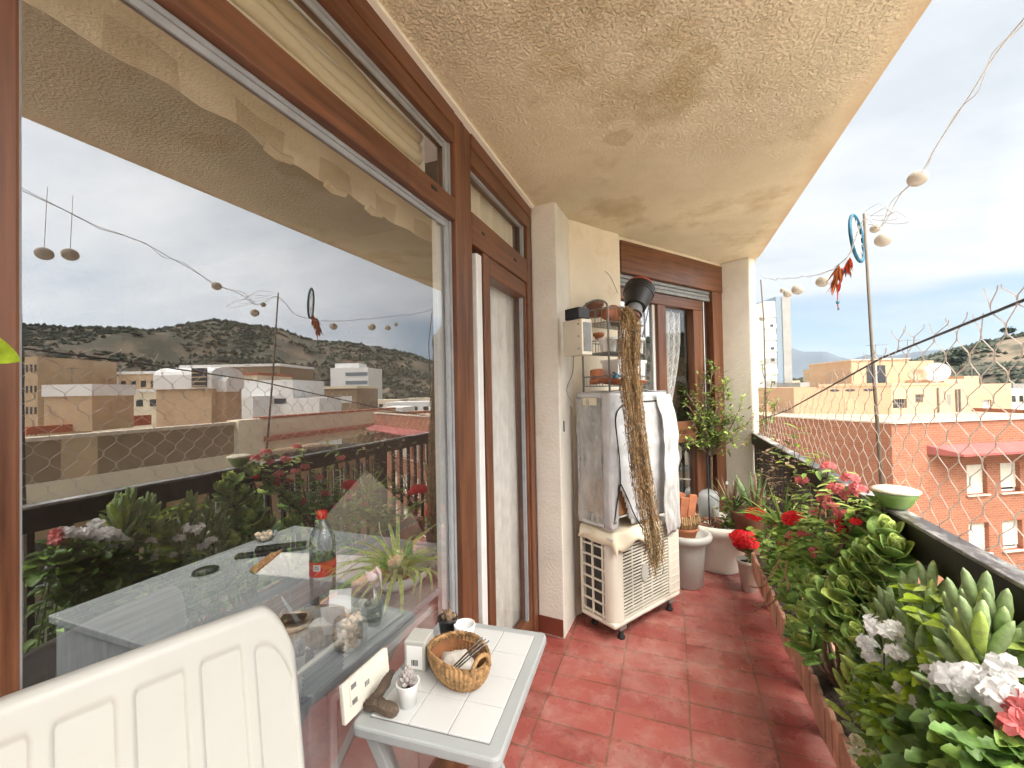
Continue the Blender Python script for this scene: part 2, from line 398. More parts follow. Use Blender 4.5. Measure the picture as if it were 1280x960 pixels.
M('render_pale', (.80, .70, .53), .9, .06, .8, dirt=(.5, .4, .27), dirts=.5, dlo=.6, dhi=.8)
M('render_white', (.86, .86, .85), .85, .05, .5, dirt=(.6, .58, .54), dirts=.6, dlo=.6, dhi=.85)
M('render_grey', (.30, .29, .27), .9, .1, .5); M('render_bluegrey', (.20, .25, .30), .8, .1)
M('roof_tile_red', (.46, .15, .09), .9, .25, 3); M('ledge_pink', (.32, .085, .075), .8, .15, 3); M('roof_deck', (.40, .28, .20), .95, .2, .6)
M('coping', (.62, .52, .42), .85); M('shutter_cream', (.74, .70, .60), .6, .05); M('window_dark', (.05, .06, .07), .15, .2); M('frame_white', (.76, .76, .74), .6)
M('pipe_grey', (.24, .22, .2), .6); M('dish_white', (.72, .72, .70), .5); M('dish_tan', (.55, .38, .24), .6)
M('asphalt', (.05, .05, .052), .9, .2, 2, .2, 40); M('paving', (.58, .54, .47), .9, .15, 1); M('town_ground', (.46, .40, .32), .95, .3, .05, dirt=(.12, .12, .08), dirts=.02, dlo=.5, dhi=.6)
def hill_mat():
    m, nt, b, out = _new('dry_hillside')
    c = mixc(nt, (.13, .098, .065), (.20, .15, .10), ramp(nt, tex(nt, .03, 7), [(.35, 0), (.65, 1)]))
    c = mixc(nt, c, (.055, .058, .038), ramp(nt, tex(nt, .028, 9, loc=(40, 7, 3), rough=.68), [(.42, 0), (.52, .9)]))
    c = mixc(nt, c, (.27, .21, .14), ramp(nt, tex(nt, .05, 6, st=(1, 1, 6), loc=(3, 90, 1)), [(.60, 0), (.68, .6)]))
    nt.links.new(c, b.inputs['Base Color']); b.inputs['Roughness'].default_value = .95
hill_mat()
M('mountain_rock', (.07, .085, .10), .95, .25, .002); M('scrub', (.042, .052, .032), .95, .3, .1, isl=.45); M('pine', (.035, .05, .025), .95, .3, .5, isl=.4)
# ------------------------------------------------------------------ the balcony shell
W0 = V((-.345, 3.262, 0)); WANG = math.atan2(1.128, .795); WT = Mx.Translation(W0) @ Mx.Rotation(WANG, 4, 'Z'); WI = WT.inverted()
def on_plane(x, y, T):                                   # pixel -> local (x, z) on the plane local y = 0 of frame T
    I = T.inverted(); o = I @ CAM; d = I.to_3x3() @ ray(x, y); t = -o.y / d.y; p = o + d * t; return p
MB().prism([(-.88, -1.6), (.74, -1.6), (.74, 4.26), (.62, 4.5), (-.2, 4.75), (-.88, 3.5)], -.22, 0).build('balcony_floor', 'terracotta_floor', kind='structure')
o = MB().prism([(-.86, -1.6), (.762, -1.6), (.762, 4.27), (.745, 4.35), (.95, 6.2), (-.86, 4.4)], 2.65, 2.88).build('balcony_ceiling', 'ceiling_stucco', kind='structure')
# room behind the big window, second room behind the end window
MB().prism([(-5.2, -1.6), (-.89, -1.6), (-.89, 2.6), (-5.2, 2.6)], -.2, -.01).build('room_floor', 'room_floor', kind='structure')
m = MB(); m.box((-5.2, -1.6, 2.7), (-1.74, 2.7, 2.9)); m.box((-1.739, -1.6, 2.7), (-.87, -1.2, 2.9)); m.box((-1.739, 1.9, 2.7), (-.87, 2.7, 2.9)); m.box((-.95, -1.199, 2.7), (-.87, 1.899, 2.9)); m.build('room_ceiling', 'room_wall', kind='structure')   # unseen opening added over the table to let daylight onto it
m = MB(); m.box((-5.3, 1.3, -.15), (-5.2, 2.7, 2.75)); m.box((-5.3, -1.7, -.15), (-5.2, 1.3, .5)); m.box((-5.2, -1.7, -.15), (-.87, -1.6, .5)); m.box((-5.2, -1.7, 2.4), (-.87, -1.6, 2.75)); m.box((-5.2, 2.6, -.15), (-.84, 2.7, 2.75)); m.box((-.89, -1.6, -.15), (-.84, .095, 2.65)); m.build('room_wall', 'room_wall', kind='structure')  # two sides left open, out of view, to let skylight into the room
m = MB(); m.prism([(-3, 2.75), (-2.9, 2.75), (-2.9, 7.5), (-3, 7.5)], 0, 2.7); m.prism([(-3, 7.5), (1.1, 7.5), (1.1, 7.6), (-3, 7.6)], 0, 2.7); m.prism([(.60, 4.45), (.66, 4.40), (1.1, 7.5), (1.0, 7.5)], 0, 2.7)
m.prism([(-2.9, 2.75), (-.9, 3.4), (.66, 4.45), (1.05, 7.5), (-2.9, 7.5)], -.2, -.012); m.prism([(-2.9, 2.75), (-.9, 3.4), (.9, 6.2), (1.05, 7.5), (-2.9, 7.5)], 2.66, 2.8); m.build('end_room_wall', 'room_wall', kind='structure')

wl = thing('balcony_wall', 'cream plastered wall stub with angled return and red skirting, right of the door', 'wall', (-.7, 2.55, 0))
m = MB(); m.prism([(-.80, 2.512), (-.636, 2.495), (-.622, 2.78), (-.72, 2.9), (-.84, 2.6)], 0, 2.65); m.build('pier', 'wall_plaster', wl, world=True, bev=.006)
m = MB(); m.prism([(-.623, 2.783), (-.337, 3.21), (-.345, 3.262), (-.56, 3.5), (-.80, 2.95)], 0, 2.65); m.build('angled_wall', 'wall_plaster_cream', wl, world=True, bev=.006)
m = MB(); m.prism([(-.802, 2.508), (-.642, 2.491), (-.642, 2.50), (-.802, 2.515)], .012, .115); m.build('skirting', 'skirting_red', wl, world=True)
m = MB(); m.prism([(-.806, -1.5), (-.775, -1.5), (-.775, 2.505), (-.806, 2.505)], 2.636, 2.652); m.build('halo_strip', 'halo_strip_white', wl, world=True)  # bright halo along the ceiling line, painted as a white strip
m = MB(); m.tube([(-.634, 2.56, 1.30), (-.628, 2.562, 1.305), (-.628, 2.562, 1.24)], .004, 5); m.build('wall_hook', 'wire_dark', wl, world=True)
pd = V((.219, -.136)).normalized(); qd = V((.575, .818))
A, B = V((.447, 4.392)), V((.669, 4.254)); Cc = B + qd * .10; Dd = A + qd * .30
pl = thing('corner_pillar', 'square plastered pillar with stained top at the far balcony corner', 'pillar', (.56, 4.32, 0))
MB().prism([tuple(A), tuple(B), tuple(Cc), tuple(Dd)], 0, 2.65).build('shaft', 'wall_plaster', pl, world=True, bev=.008)
e = B - pd * .003; MB().prism([tuple(B + pd * .003 + qd * .004), tuple(B + pd * .003 + qd * .095), tuple(B + qd * .095 - pd * .01), tuple(B - pd * .01 + qd * .004)], 0, 2.648).build('lit_side_face', 'wall_plaster_cream', pl, world=True)  # street side coated creamier to show the light falling on it

# ------------------------------------------------------------------ big window
bw = thing('picture_window', 'large brown wooden window with fixed reflecting pane beside the grey table', 'window', (-.83, .9, 0))
xb, xf = -.885, -.80
def wbox(name, mat, y0, y1, z0, z1, par, x0=xb, x1=xf, bev=.005, **k): return MB().box((x0, y0, z0), (x1, y1, z1)).build(name, mat, par, world=True, bev=bev, **k)
wbox('post', 'wood_upright', .10, .292, 0, 2.648, bw)
wbox('mullion', 'wood_upright', 1.516, 1.60, .0, 2.648, bw)
wbox('mullion', 'wood_upright', 1.602, 1.668, .0, 2.646, bw, x1=-.803)
wbox('top_rail', 'wood_along', .2925, 1.5155, 2.575, 2.648, bw, x1=-.797)
wbox('top_rail', 'wood_along', .2925, 1.5155, 2.51, 2.574, bw, x1=-.802)
wbox('transom', 'wood_along', .2925, 1.5155, 2.192, 2.282, bw)
wbox('bottom_rail', 'wood_along', .2925, 1.5155, 0, .10, bw)
p_ = MB().box((GX - .004, .292, .10), (GX, 1.5155, 2.19)); 
MB().add([(GX, .292, .10), (GX, 1.5155, .10), (GX, 1.5155, 2.191), (GX, .292, 2.191)], [(0, 1, 2, 3)]).build('pane', 'window_glass', bw, world=True)
MB().add([(GX, .292, 2.283), (GX, 1.5155, 2.283), (GX, 1.5155, 2.509), (GX, .292, 2.509)], [(0, 1, 2, 3)]).build('upper_pane', 'door_glass', bw, world=True)
m = MB()
for (z0, z1) in ((.1015, 2.1905), (2.2835, 2.5085)):
    m.box((GX + .001, 1.478, z0), (GX + .012, 1.498, z1)); m.box((GX + .001, 1.500, z0), (GX + .017, 1.514, z1))
    m.box((GX + .001, .294, z0), (GX + .012, .302, z1)); m.box((GX + .001, .3025, z1 - .012), (GX + .012, 1.4775, z1)); m.box((GX + .001, .3025, z1 - .028), (GX + .007, 1.4775, z1 - .0125))
m.build('gasket', 'gasket_grey', bw, world=True)
MB().box((GX - .03, 1.44, .1), (GX - .012, 1.515, 2.19)).build('inner_stile', 'white_aluminium', bw, world=True)
for (yy, zz) in ((1.33, 2.245),): MB().box((-.802, yy, zz), (-.797, yy + .035, zz + .012)).build('drain_slot', 'black_slot', bw, world=True)

bd = thing('balcony_door', 'brown wooden glazed balcony door with small fanlight beside plaster wall', 'door', (-.83, 2.1, 0))
wbox('top_rail', 'wood_along', 1.6685, 2.506, 2.575, 2.647, bd, x1=-.797); wbox('top_rail', 'wood_along', 1.6685, 2.506, 2.50, 2.574, bd, x1=-.802)
wbox('transom', 'wood_along', 1.6685, 2.425, 2.15, 2.292, bd, x1=-.802)
wbox('jamb', 'wood_upright', 2.43, 2.507, 0, 2.499, bd); wbox('threshold', 'white_aluminium', 1.6685, 2.425, 0, .045, bd)
wbox('closing_edge', 'white_aluminium', 1.716, 1.772, .05, 2.125, bd, x0=-.87, x1=-.806)
wbox('edge_gap', 'wood_shadow_gap', 1.7725, 1.795, .05, 2.148, bd, x0=-.87, x1=-.828)
for z in (.7, 1.25, 1.75): MB().box((-.83, 1.776, z), (-.82, 1.79, z + .06)).build('lock_plate', 'wire_grey', bd, world=True)
wbox('leaf_stile', 'wood_upright', 1.797, 1.868, .05, 2.148, bd, x1=-.806); wbox('leaf_stile', 'wood_upright', 2.405, 2.428, .05, 2.148, bd, x1=-.812)
wbox('leaf_rail', 'wood_along', 1.869, 2.404, 2.058, 2.147, bd, x1=-.808); wbox('leaf_rail', 'wood_along', 1.869, 2.404, .05, .13, bd, x1=-.808)
MB().add([(-.845, 1.868, .13), (-.845, 2.405, .13), (-.845, 2.405, 2.058), (-.845, 1.868, 2.058)], [(0, 1, 2, 3)]).build('pane', 'door_glass', bd, world=True)
MB().add([(-.84, 1.669, 2.292), (-.84, 2.43, 2.292), (-.84, 2.43, 2.5), (-.84, 1.669, 2.5)], [(0, 1, 2, 3)]).build('fanlight_pane', 'door_glass', bd, world=True)
m = MB(); m.box((-.844, 2.385, .13), (-.826, 2.404, 2.057)); m.box((-.839, 2.405, 2.293), (-.822, 2.428, 2.499)); m.box((-.839, 1.67, 2.484), (-.826, 2.404, 2.499)); m.box((-.844, 1.87, .13), (-.834, 1.884, 2.057)); m.build('gasket', 'gasket_grey', bd, world=True)
for (yy, zz) in ((1.77, 2.225), (2.2, 2.225)): MB().box((-.804, yy, zz), (-.799, yy + .028, zz + .012)).build('drain_slot', 'black_slot', bd, world=True)

# curtains
def fold(y, s=0): return .02 * math.sin(y * 42 + s) + .012 * math.sin(y * 91 + 1 + s)
cu = MB().grid(lambda a, b: (-.915 + fold(1.75 + .72 * a) * (.5 + .5 * b), 1.75 + .72 * a + .012 * math.sin(b * 5 + a * 9), 2.28 - 2.25 * b), 90, 10).build('door_curtain', 'sheer_white', smooth=True)
tag(cu, 'long sheer white curtain hanging behind the glazed balcony door', 'curtain')
bl = thing('window_blind', 'gathered cream fabric blind with checked hem inside the big window', 'blind', (-.95, .9, 2.3))
m = MB()
NB = 130
def vz(y): return 2.138 + .004 * math.sin(y * 5.1) + (.010 if .62 < y < .8 else 0) * math.sin((y - .62) / .18 * PI)
for i in range(NB):
    y0, y1 = -.3 + 2.0 * i / NB, -.3 + 2.0 * (i + 1) / NB
    prof = [0, .16, .35, .6, .8, 1.0]
    for j in range(5):
        m.cm = 1 if (j <= 1 and int((y0 + .3) / .125) % 2 == 0) else 0
        q = []
        for (yy, t) in ((y0, prof[j]), (y1, prof[j]), (y1, prof[j + 1]), (y0, prof[j + 1])):
            z = vz(yy) + (2.33 - vz(yy)) * t; q.append((-.955 + .006 * math.sin(yy * 13 + t * 2.2) * (1 - t) + .006 * math.sin(yy * 37 + t * 5), yy, z))
        m.add(q, [(0, 1, 2, 3)])
m.build('valance', ['valance', 'valance_dark'], bl, world=True, solid=.002)
for y in (.78, .98, 1.16): MB().tube([(-.95, y, vz(y) - .004), (-.948, y + .03, vz(y) - .012), (-.95, y + .075, vz(y) - .002)], .012, 8).build('hem_roll', 'valance_dark', bl, world=True)
for k in range(5):
    z = 2.325 + k * .045; x = -.935 - .006 * (k % 2)
    MB().grid(lambda a, b: (x + .020 * math.sin(b * PI) + .003 * math.sin(a * 30 + k), -.3 + 1.76 * a, z + .05 * b + .004 * math.sin(a * 17 + k * 2)), 40, 5).build('fold', 'blind_cream', bl, world=True, smooth=True, solid=.002)

MB().grid(lambda a, b: (-.968 + .006 * math.sin(a * 40), -.3 + 1.85 * a, 2.25 + .44 * b), 60, 3).build('backing', 'blind_cream', bl, world=True, smooth=True)
fc = MB().grid(lambda a, b: (-.905 + .8 * fold(1.80 + .63 * a, 2), 1.80 + .63 * a, 2.20 + .42 * b), 70, 4).build('fanlight_curtain', 'blind_cream', smooth=True)
tag(fc, 'short cream curtain behind the little fanlight above the balcony door', 'curtain')
# ------------------------------------------------------------------ end window (own frame: x along the wall, y into the room)
ew = thing('end_window', 'brown framed window with roller shutter box on the angled end wall', 'window', tuple(W0), WANG)
def eb(name, mat, x0, x1, z0, z1, y0=0, y1=.06, bev=.004): return MB().box((x0, y0, z0), (x1, y1, z1)).build(name, mat, ew, bev=bev)
px = lambda x, y: on_plane(x, y, WT)
XM0, XM1 = px(827, 450).x, px(837, 450).x; XS0, XS1 = px(872, 440).x, px(883, 440).x; XJ = px(891, 440).x
eb('shutter_box', 'wood_across', 0, 1.385, 2.375, 2.62, -.02, .15)
MB().box((0, .0, 2.62), (1.385, .15, 2.652)).build('lintel', 'wall_plaster_cream', ew)
m = MB()
for k in range(3): m.box((.0, .012 + .006 * (k % 2), 2.283 + k * .031), (XJ - .005, .04, 2.311 + k * .031))
m.build('roller_shutter', 'wire_grey', ew, bev=.004)
eb('jamb', 'wood_upright', XJ, 1.385, 0, 2.374, -.012, .12)
eb('shutter_guide', 'wood_shadow_gap', XS1 + .002, XJ - .002, 0, 2.28, .05, .12)
MB().box((XS1 + .02, .03, .9), (XS1 + .028, .036, 2.28)).build('pull_strap', 'white_aluminium', ew)
eb('frame_head', 'wood_across', 0, XS1, 2.19, 2.28, .03, .1)
eb('stile', 'wood_upright', XS0, XS1, .05, 2.188, .03, .1); eb('mullion', 'wood_upright', XM0, XM1, 1.205, 2.188, .025, .1)
eb('transom', 'wood_across', 0, XS0 - .001, 1.10, 1.203, .028, .1); eb('transom', 'wood_across', 0, XS0 - .001, 1.03, 1.098, .015, .1)
eb('bottom_rail', 'wood_across', 0, XS0 - .001, 0, .06, .028, .1)
def pane(n, x0, x1, z0, z1, y=.07, mt='end_glass'): MB().add([(x0, y, z0), (x1, y, z0), (x1, y, z1), (x0, y, z1)], [(0, 1, 2, 3)]).build(n, mt, ew)
pane('pane', 0, XM0, 1.203, 2.19); pane('pane', XM1, XS0, 1.203, 2.19, mt='door_glass'); pane('lower_pane', 0, XS0, .06, 1.03)
eb('gasket', 'white_aluminium', XM0 - .03, XM0 - .001, 1.204, 2.187, .055, .068, 0)
lc = thing('lace_curtain', 'white lace curtain tied aside in the right sash of the end window', 'curtain', tuple(W0), WANG)
def lacef(a, b):
    w = (XS0 - XM1); sq = 1 - .62 * max(0, (b - .25) / .75) ** 1.4
    return (XM1 + .01 + (a * sq) * w * .88, .14 + .018 * math.sin(a * 26) + .01 * math.sin(a * 55 + b), 2.17 - .96 * b)
MB().grid(lacef, 40, 14).build('drape', 'lace', lc, smooth=True)
m = MB()
for i in range(7):
    for j in range(5):
        p = lacef(.1 + .17 * j, .05 + .1 * i + .05 * (j % 2)); pts = [(p[0] + .03 * math.cos(q), p[1] - .024, p[2] + .045 * math.sin(q)) for q in [2 * PI * k / 10 for k in range(10)]]
        m.tube(pts, .0025, 4, close=True)
m.build('lace_pattern', 'petal_white', lc)

# ------------------------------------------------------------------ railing
ra = thing('balcony_railing', 'dark wooden balcony railing with weathered pale top along the street side', 'railing', (.68, 1.5, 0))
for (y0, y1) in ((-1.5, .62), (.63, 1.74), (1.80, 3.02), (3.03, 4.28)):
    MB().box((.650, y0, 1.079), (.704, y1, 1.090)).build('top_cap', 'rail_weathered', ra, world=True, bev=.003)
    MB().box((.653, y0 + .002, .985), (.701, y1 - .002, 1.0785)).build('fascia_board', 'rail_dark', ra, world=True, bev=.004)
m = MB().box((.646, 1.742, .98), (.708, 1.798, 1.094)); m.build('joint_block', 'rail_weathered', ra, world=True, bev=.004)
MB().box((.66, -1.5, .09), (.695, 4.28, .14)).build('bottom_rail', 'rail_dark', ra, world=True)
y = -.5
while y < 4.25:
    MB().box((.667, y - .011, .1405), (.689, y + .011, .9845)).build('baluster', 'rail_dark', ra, world=True); y += .115
for y in (.62, 3.02): MB().box((.655, y - .028, -.1), (.699, y + .028, .984)).build('post', 'rail_dark', ra, world=True)
# ------------------------------------------------------------------ net and taut wire
WZ = [(4.3, 1.18), (3.2, 1.34), (1.88, 1.59), (1.21, 1.672), (.5, 1.74), (-.6, 1.82)]
def wire_z(y):
    for (a, za), (b, zb) in zip(WZ, WZ[1:]):
        if b <= y <= a: return za + (zb - za) * (a - y) / (a - b)
    return WZ[-1][1] if y < 0 else WZ[0][1]
nt_ = thing('bird_net', 'pale knotted bird net strung above the railing on a taut dark wire', 'net', (.70, 1.8, 1.1))
MB().tube([(.704, y, z + .0) for y, z in WZ], .0036, 6).build('taut_wire', 'wire_dark', nt_, world=True)
m = MB(); cw, ch = .094, .053
def sag(y, z): return V((.704 + .008 * mnoise.noise(V((y * 3, z * 3, 1))), y + .022 * mnoise.noise(V((y * 4, z * 5, 7))), z + .022 * mnoise.noise(V((y * 4, z * 4, 17)))))
rows = 14; cols = int(5.0 / cw)
for c in range(cols):
    for r_ in range(rows):
        for sgn in (0, 1):
            ya = 4.28 - c * cw; za = 1.09 + r_ * ch
            half = (r_ % 2) * .5
            a = (ya - (half) * cw, za); b = (ya - (half + (.5 if sgn else -.5)) * cw, za + ch)
            top = wire_z(min(4.28, max(-.6, a[0])))
            if a[0] > 4.3 or b[0] > 4.3: continue
            lim = top + .02 + .07 * abs(mnoise.noise(V((c * 1.7, 3, 5)))) + (.05 if (c % 3 == 0) else 0)
            if a[1] > top + .015: continue
            p0 = sag(*a); p3 = sag(*b); dy = p3.y - p0.y
            if b[1] > lim: p3 = p0.lerp(p3, .85); p3.y += ru(-.03, .03)
            p1 = V((p0.x, p0.y + dy * .08, p0.z + (p3.z - p0.z) * .24)); p2 = V((p3.x, p3.y - dy * .08, p3.z - (p3.z - p0.z) * .24))
            m.tube([p0, p1, p2, p3], .0014, 3, cap=False)
m.build('mesh', 'net_cord', nt_, world=True)
# ------------------------------------------------------------------ air conditioner outdoor unit (frame: x along its front, y into its depth)
AC0 = V((-.340, 2.530, 0)); ACA = math.atan2(.85, .527); AT = Mx.Translation(AC0) @ Mx.Rotation(ACA, 4, 'Z')
ap = lambda x, y: on_plane(x, y, AT)
ac = thing('air_conditioner', 'cream air conditioner outdoor unit standing on rubber feet on the red tiles', 'air conditioner', tuple(AC0), ACA)
Wd, Dp, Z0, Z1 = .69, .27, .085, .625
m = MB(); r = .05                                   # casing with one round front corner, open where the two grilles are
m.box((0, .0, Z0), (Wd, Dp, Z0 + .03)); m.build('base', 'metal_cream', ac, bev=.012)
MB().box((0, 0, Z1 - .03), (Wd, Dp, Z1)).build('lid', 'metal_cream', ac, bev=.012)
m = MB(); pts = [(.0, .075)] + [(.06 - .06 * math.cos(a), .06 - .06 * math.sin(a)) for a in [PI / 2 * k / 8 for k in range(9)]] + [(.085, 0), (.085, .02), (.02, .075)]
m.prism(pts, Z0 + .03, Z1 - .03); m.build('corner_post', 'metal_cream', ac, smooth=False, bev=.002)
MB().box((0.004, Dp - .02, Z0 + .03), (.03, Dp, Z1 - .03)).build('rear_post', 'metal_cream', ac)
XF = ap(837, 700).x; XF = min(max(XF, .46), .56)
m = MB(); m.box((XF, 0, Z0 + .03), (Wd, .1, Z1 - .03)); m.build('service_panel', 'metal_cream', ac, bev=.006)
for k in range(9): MB().box((XF + .012, -.0025, Z0 + .05 + k * .05), (Wd - .012, .001, Z0 + .053 + k * .05)).build('panel_rib', 'metal_cream', ac)
MB().box((.03, .06, Z0 + .03), (Wd - .01, Dp - .01, Z1 - .03)).build('fin_block', 'dark_fins', ac)
sg = MB()
for k in range(7):
    z = Z0 + .045 + k * .068; sg.box((0, .074, z), (.010, Dp - .019, z + .009))
for y in (.085, .165): sg.box((-.001, y, Z0 + .03), (.011, y + .009, Z1 - .03))
sg.build('side_grille', 'metal_cream', ac)
m = MB()
for k in range(24):
    z = Z0 + .038 + k * .0198; m.box((.085, .003, z), (XF, .013, z + .0055))
for x in (.19, .29, .39): m.box((x, .012, Z0 + .03), (x + .006, .02, Z1 - .03))
m.build('fan_grille', 'metal_cream', ac)
c = ap(806, 715); m = MB(); m.prism([(c.x + .035 * math.cos(a) * (1), c.z + .055 * math.sin(a)) for a in [2 * PI * k / 24 for k in range(24)]], -.0, .006)
m.v = [V((p.x, .003 - p.z, p.y)) for p in m.v]; m.build('badge', 'plastic_white', ac)
m = MB(); T = Mx.Translation((.29, .055, .35)) @ Mx.Rotation(PI / 2, 4, 'X')
for k in range(3):
    a = k * 2.094; m.box((-.01, -.05, -.003), (.17, .05, .003), Mx.Translation((.29, .05, .35)) @ Mx.Rotation(a, 4, 'Y') @ Mx.Rotation(PI / 2, 4, 'X'))
m.build('fan', 'black_plastic', ac)
for (x, y) in ((.09, .03), (.60, .03), (.09, .24), (.60, .24)):
    f = MB().box((x - .03, y - .02, .055), (x + .03, y + .02, Z0)).build('foot', 'wire_grey', ac, bev=.003)
    MB().lathe([(.022, .0), (.024, .012), (.015, .02), (.012, .055)], 12, (x, y, 0)).build('rubber_bush', 'black_rubber', f, smooth=True)
# cream sheet draped over the unit
m = MB()
def drape(a, b):
    x = -.012 + .44 * a; y = .27 - .30 * b
    z = Z1 + .012
    over = max(0, (b - .88) / .12)
    dz = (.045 + .05 * math.sin(a * 5.5 + .6) ** 2 + .03 * a) * over
    edge = .0 if a > .05 else (.05 - a) * 1.3
    return (x + .008 * math.sin(b * 9), max(y, -.014 - .012 * over) , z - dz - edge + .006 * math.sin(a * 14) * (1 - over) + .02 * math.sin(a * 3) * (1 - b))
cs = m.grid(drape, 40, 30).build('cover_sheet', 'cream_sheet', None, smooth=True, solid=.003)
cs.matrix_basis = AT.copy(); tag(cs, 'wavy cream plastic sheet lying over the air conditioner top', 'sheet')

# ------------------------------------------------------------------ little greenhouse under a silver cover, on the unit
cb = thing('covered_cabinet', 'small cabinet under a silver zipped cover with clear side, on the air conditioner', 'cabinet', tuple(AC0), ACA)
C0, C1, CW, CD = .665, 1.475, .60, .27
def wr(x, z, s=1): return .010 * s * (mnoise.noise(V((x * 9, z * 7, 2))) + .6 * mnoise.noise(V((x * 22, z * 16, 5))))
# zipper line on the front: from lower corner up and over to the right
zl = [ap(*q) for q in ((769, 652), (772, 625), (775, 605), (774, 575), (771, 545), (770, 522), (776, 509), (790, 503), (822, 501))]
zr = [ap(*q) for q in ((775, 605), (783, 622), (795, 648), (810, 670))]
def front_hole(x, z): # the flap gap at the bottom of the zip
    if z > zl[2].z: return False
    t = (zl[2].z - z) / (zl[2].z - C0)
    return zl[2].x - .012 * t < x < zl[2].x + .115 * t
m = MB(); nx, nz = 36, 44; idx = {}
def fp(i, j):
    x = CW * i / nx; z = C0 + (C1 - C0) * j / nz
    return V((x, .012 + wr(x, z) - .018 * math.sin(PI * i / nx) * math.sin(PI * j / nz), z))
for i in range(nx + 1):
    for j in range(nz + 1): m.v.append(fp(i, j))
for i in range(nx):
    for j in range(nz):
        c = (fp(i, j) + fp(i + 1, j + 1)) / 2
        if front_hole(c.x, c.z): continue
        a = i * (nz + 1) + j; m.f.append([a, a + nz + 1, a + nz + 2, a + 1]); m.mi.append(0)
m.grid(lambda a, b: (CW * a, .012 + (CD - .012) * b + wr(a, .3) * (1 - b), C1 + .012 * math.sin(a * PI) + wr(a, b, .6)), 16, 8)
m.grid(lambda a, b: (CW + wr(b, a), .012 + (CD - .012) * a, C0 + (C1 - C0) * b), 6, 20)
m.grid(lambda a, b: (CW * a, CD, C0 + (C1 - C0) * b), 2, 2)
m.grid(lambda a, b: (.0 + wr(b + 3, a) * .5, .012 + .055 * a, C0 + (C1 - C0) * b), 3, 26)
m.grid(lambda a, b: (.0 + wr(b + 3, a + 1) * .4, .068 + (CD - .068) * a, C1 - .03 + .03 * b), 6, 3)
m.grid(lambda a, b: (.0 + wr(b + 3, a + 1) * .4, .068 + (CD - .068) * a, C0 + .02 * b), 6, 3)
m.build('silver_cover', 'silver_fabric', cb, smooth=True, solid=.0025)
m = MB(); m.grid(lambda a, b: (wr(b + 3, a + 1) * .8 + .006 * math.sin(b * 9 + a * 4), .068 + (CD - .068) * a, C0 + .02 + (C1 - C0 - .05) * b), 14, 36)
m.build('clear_side', 'clear_plastic', cb, smooth=True)
def zz(p): return V((p.x, .004 - .018 * math.sin(PI * max(0, min(1, p.x / CW))) * math.sin(PI * max(0, min(1, (p.z - C0) / (C1 - C0)))), p.z))
m = MB(); m.tube(spline([zz(p) for p in zl], 6), .0042, 6); m.tube(spline([zz(p) + V((0, -.004, 0)) for p in zr], 6), .004, 6); m.build('zipper', 'black_rubber', cb, smooth=True)
MB().ball(zz(zl[0]) + V((0, -.005, -.005)), .011, 8).build('zip_pull', 'wire_grey', cb)
q0, q1 = ap(724, 492), ap(743, 503)
MB().box((-.008, .10, C1 - .075), (-.004, .21, C1 - .03)).build('patch', 'cream_sheet', cb)
m = MB()
for (x, y) in ((.02, .03), (.58, .03), (.02, .25), (.58, .25)): m.tube([(x, y, C0), (x, y, C1 - .005)], .008, 6)
for z in (.72, 1.0, 1.28): m.tube([(.02, .03, z), (.58, .03, z), (.58, .25, z), (.02, .25, z)], .005, 5, close=True); [m.tube([(.02 + .056 * k, .03, z), (.02 + .056 * k, .25, z)], .0025, 4) for k in range(11)]
m.build('shelf_frame', 'white_aluminium', cb)
bx = MB(); bx.box((.03, .035, C0 + .06), (.33, .24, C0 + .27)); b_ = bx.build('cardboard_box', 'carton', None, bev=.004); b_.matrix_basis = AT.copy(); tag(b_, 'brown cardboard box showing through the open zip of the silver cover', 'box')
def flapf(a, b):   # stiff white flap pulled aside, hanging past the unit
    z = 1.455 - .93 * b; x0 = .43 + .08 * b + .02 * math.sin(b * 6 + .5); x1 = .605 + .028 * b
    return (x0 + (x1 - x0) * a + .012 * math.sin(b * 7), -.016 - .035 * math.sin(PI * b) - .02 * a * b + .022 * mnoise.noise(V((a * 4, b * 6, 3))) + .009 * mnoise.noise(V((a * 7, b * 11, 7))), z + .03 * a * b)
MB().grid(flapf, 18, 46).build('white_flap', 'white_flap', cb, smooth=True, solid=.003)

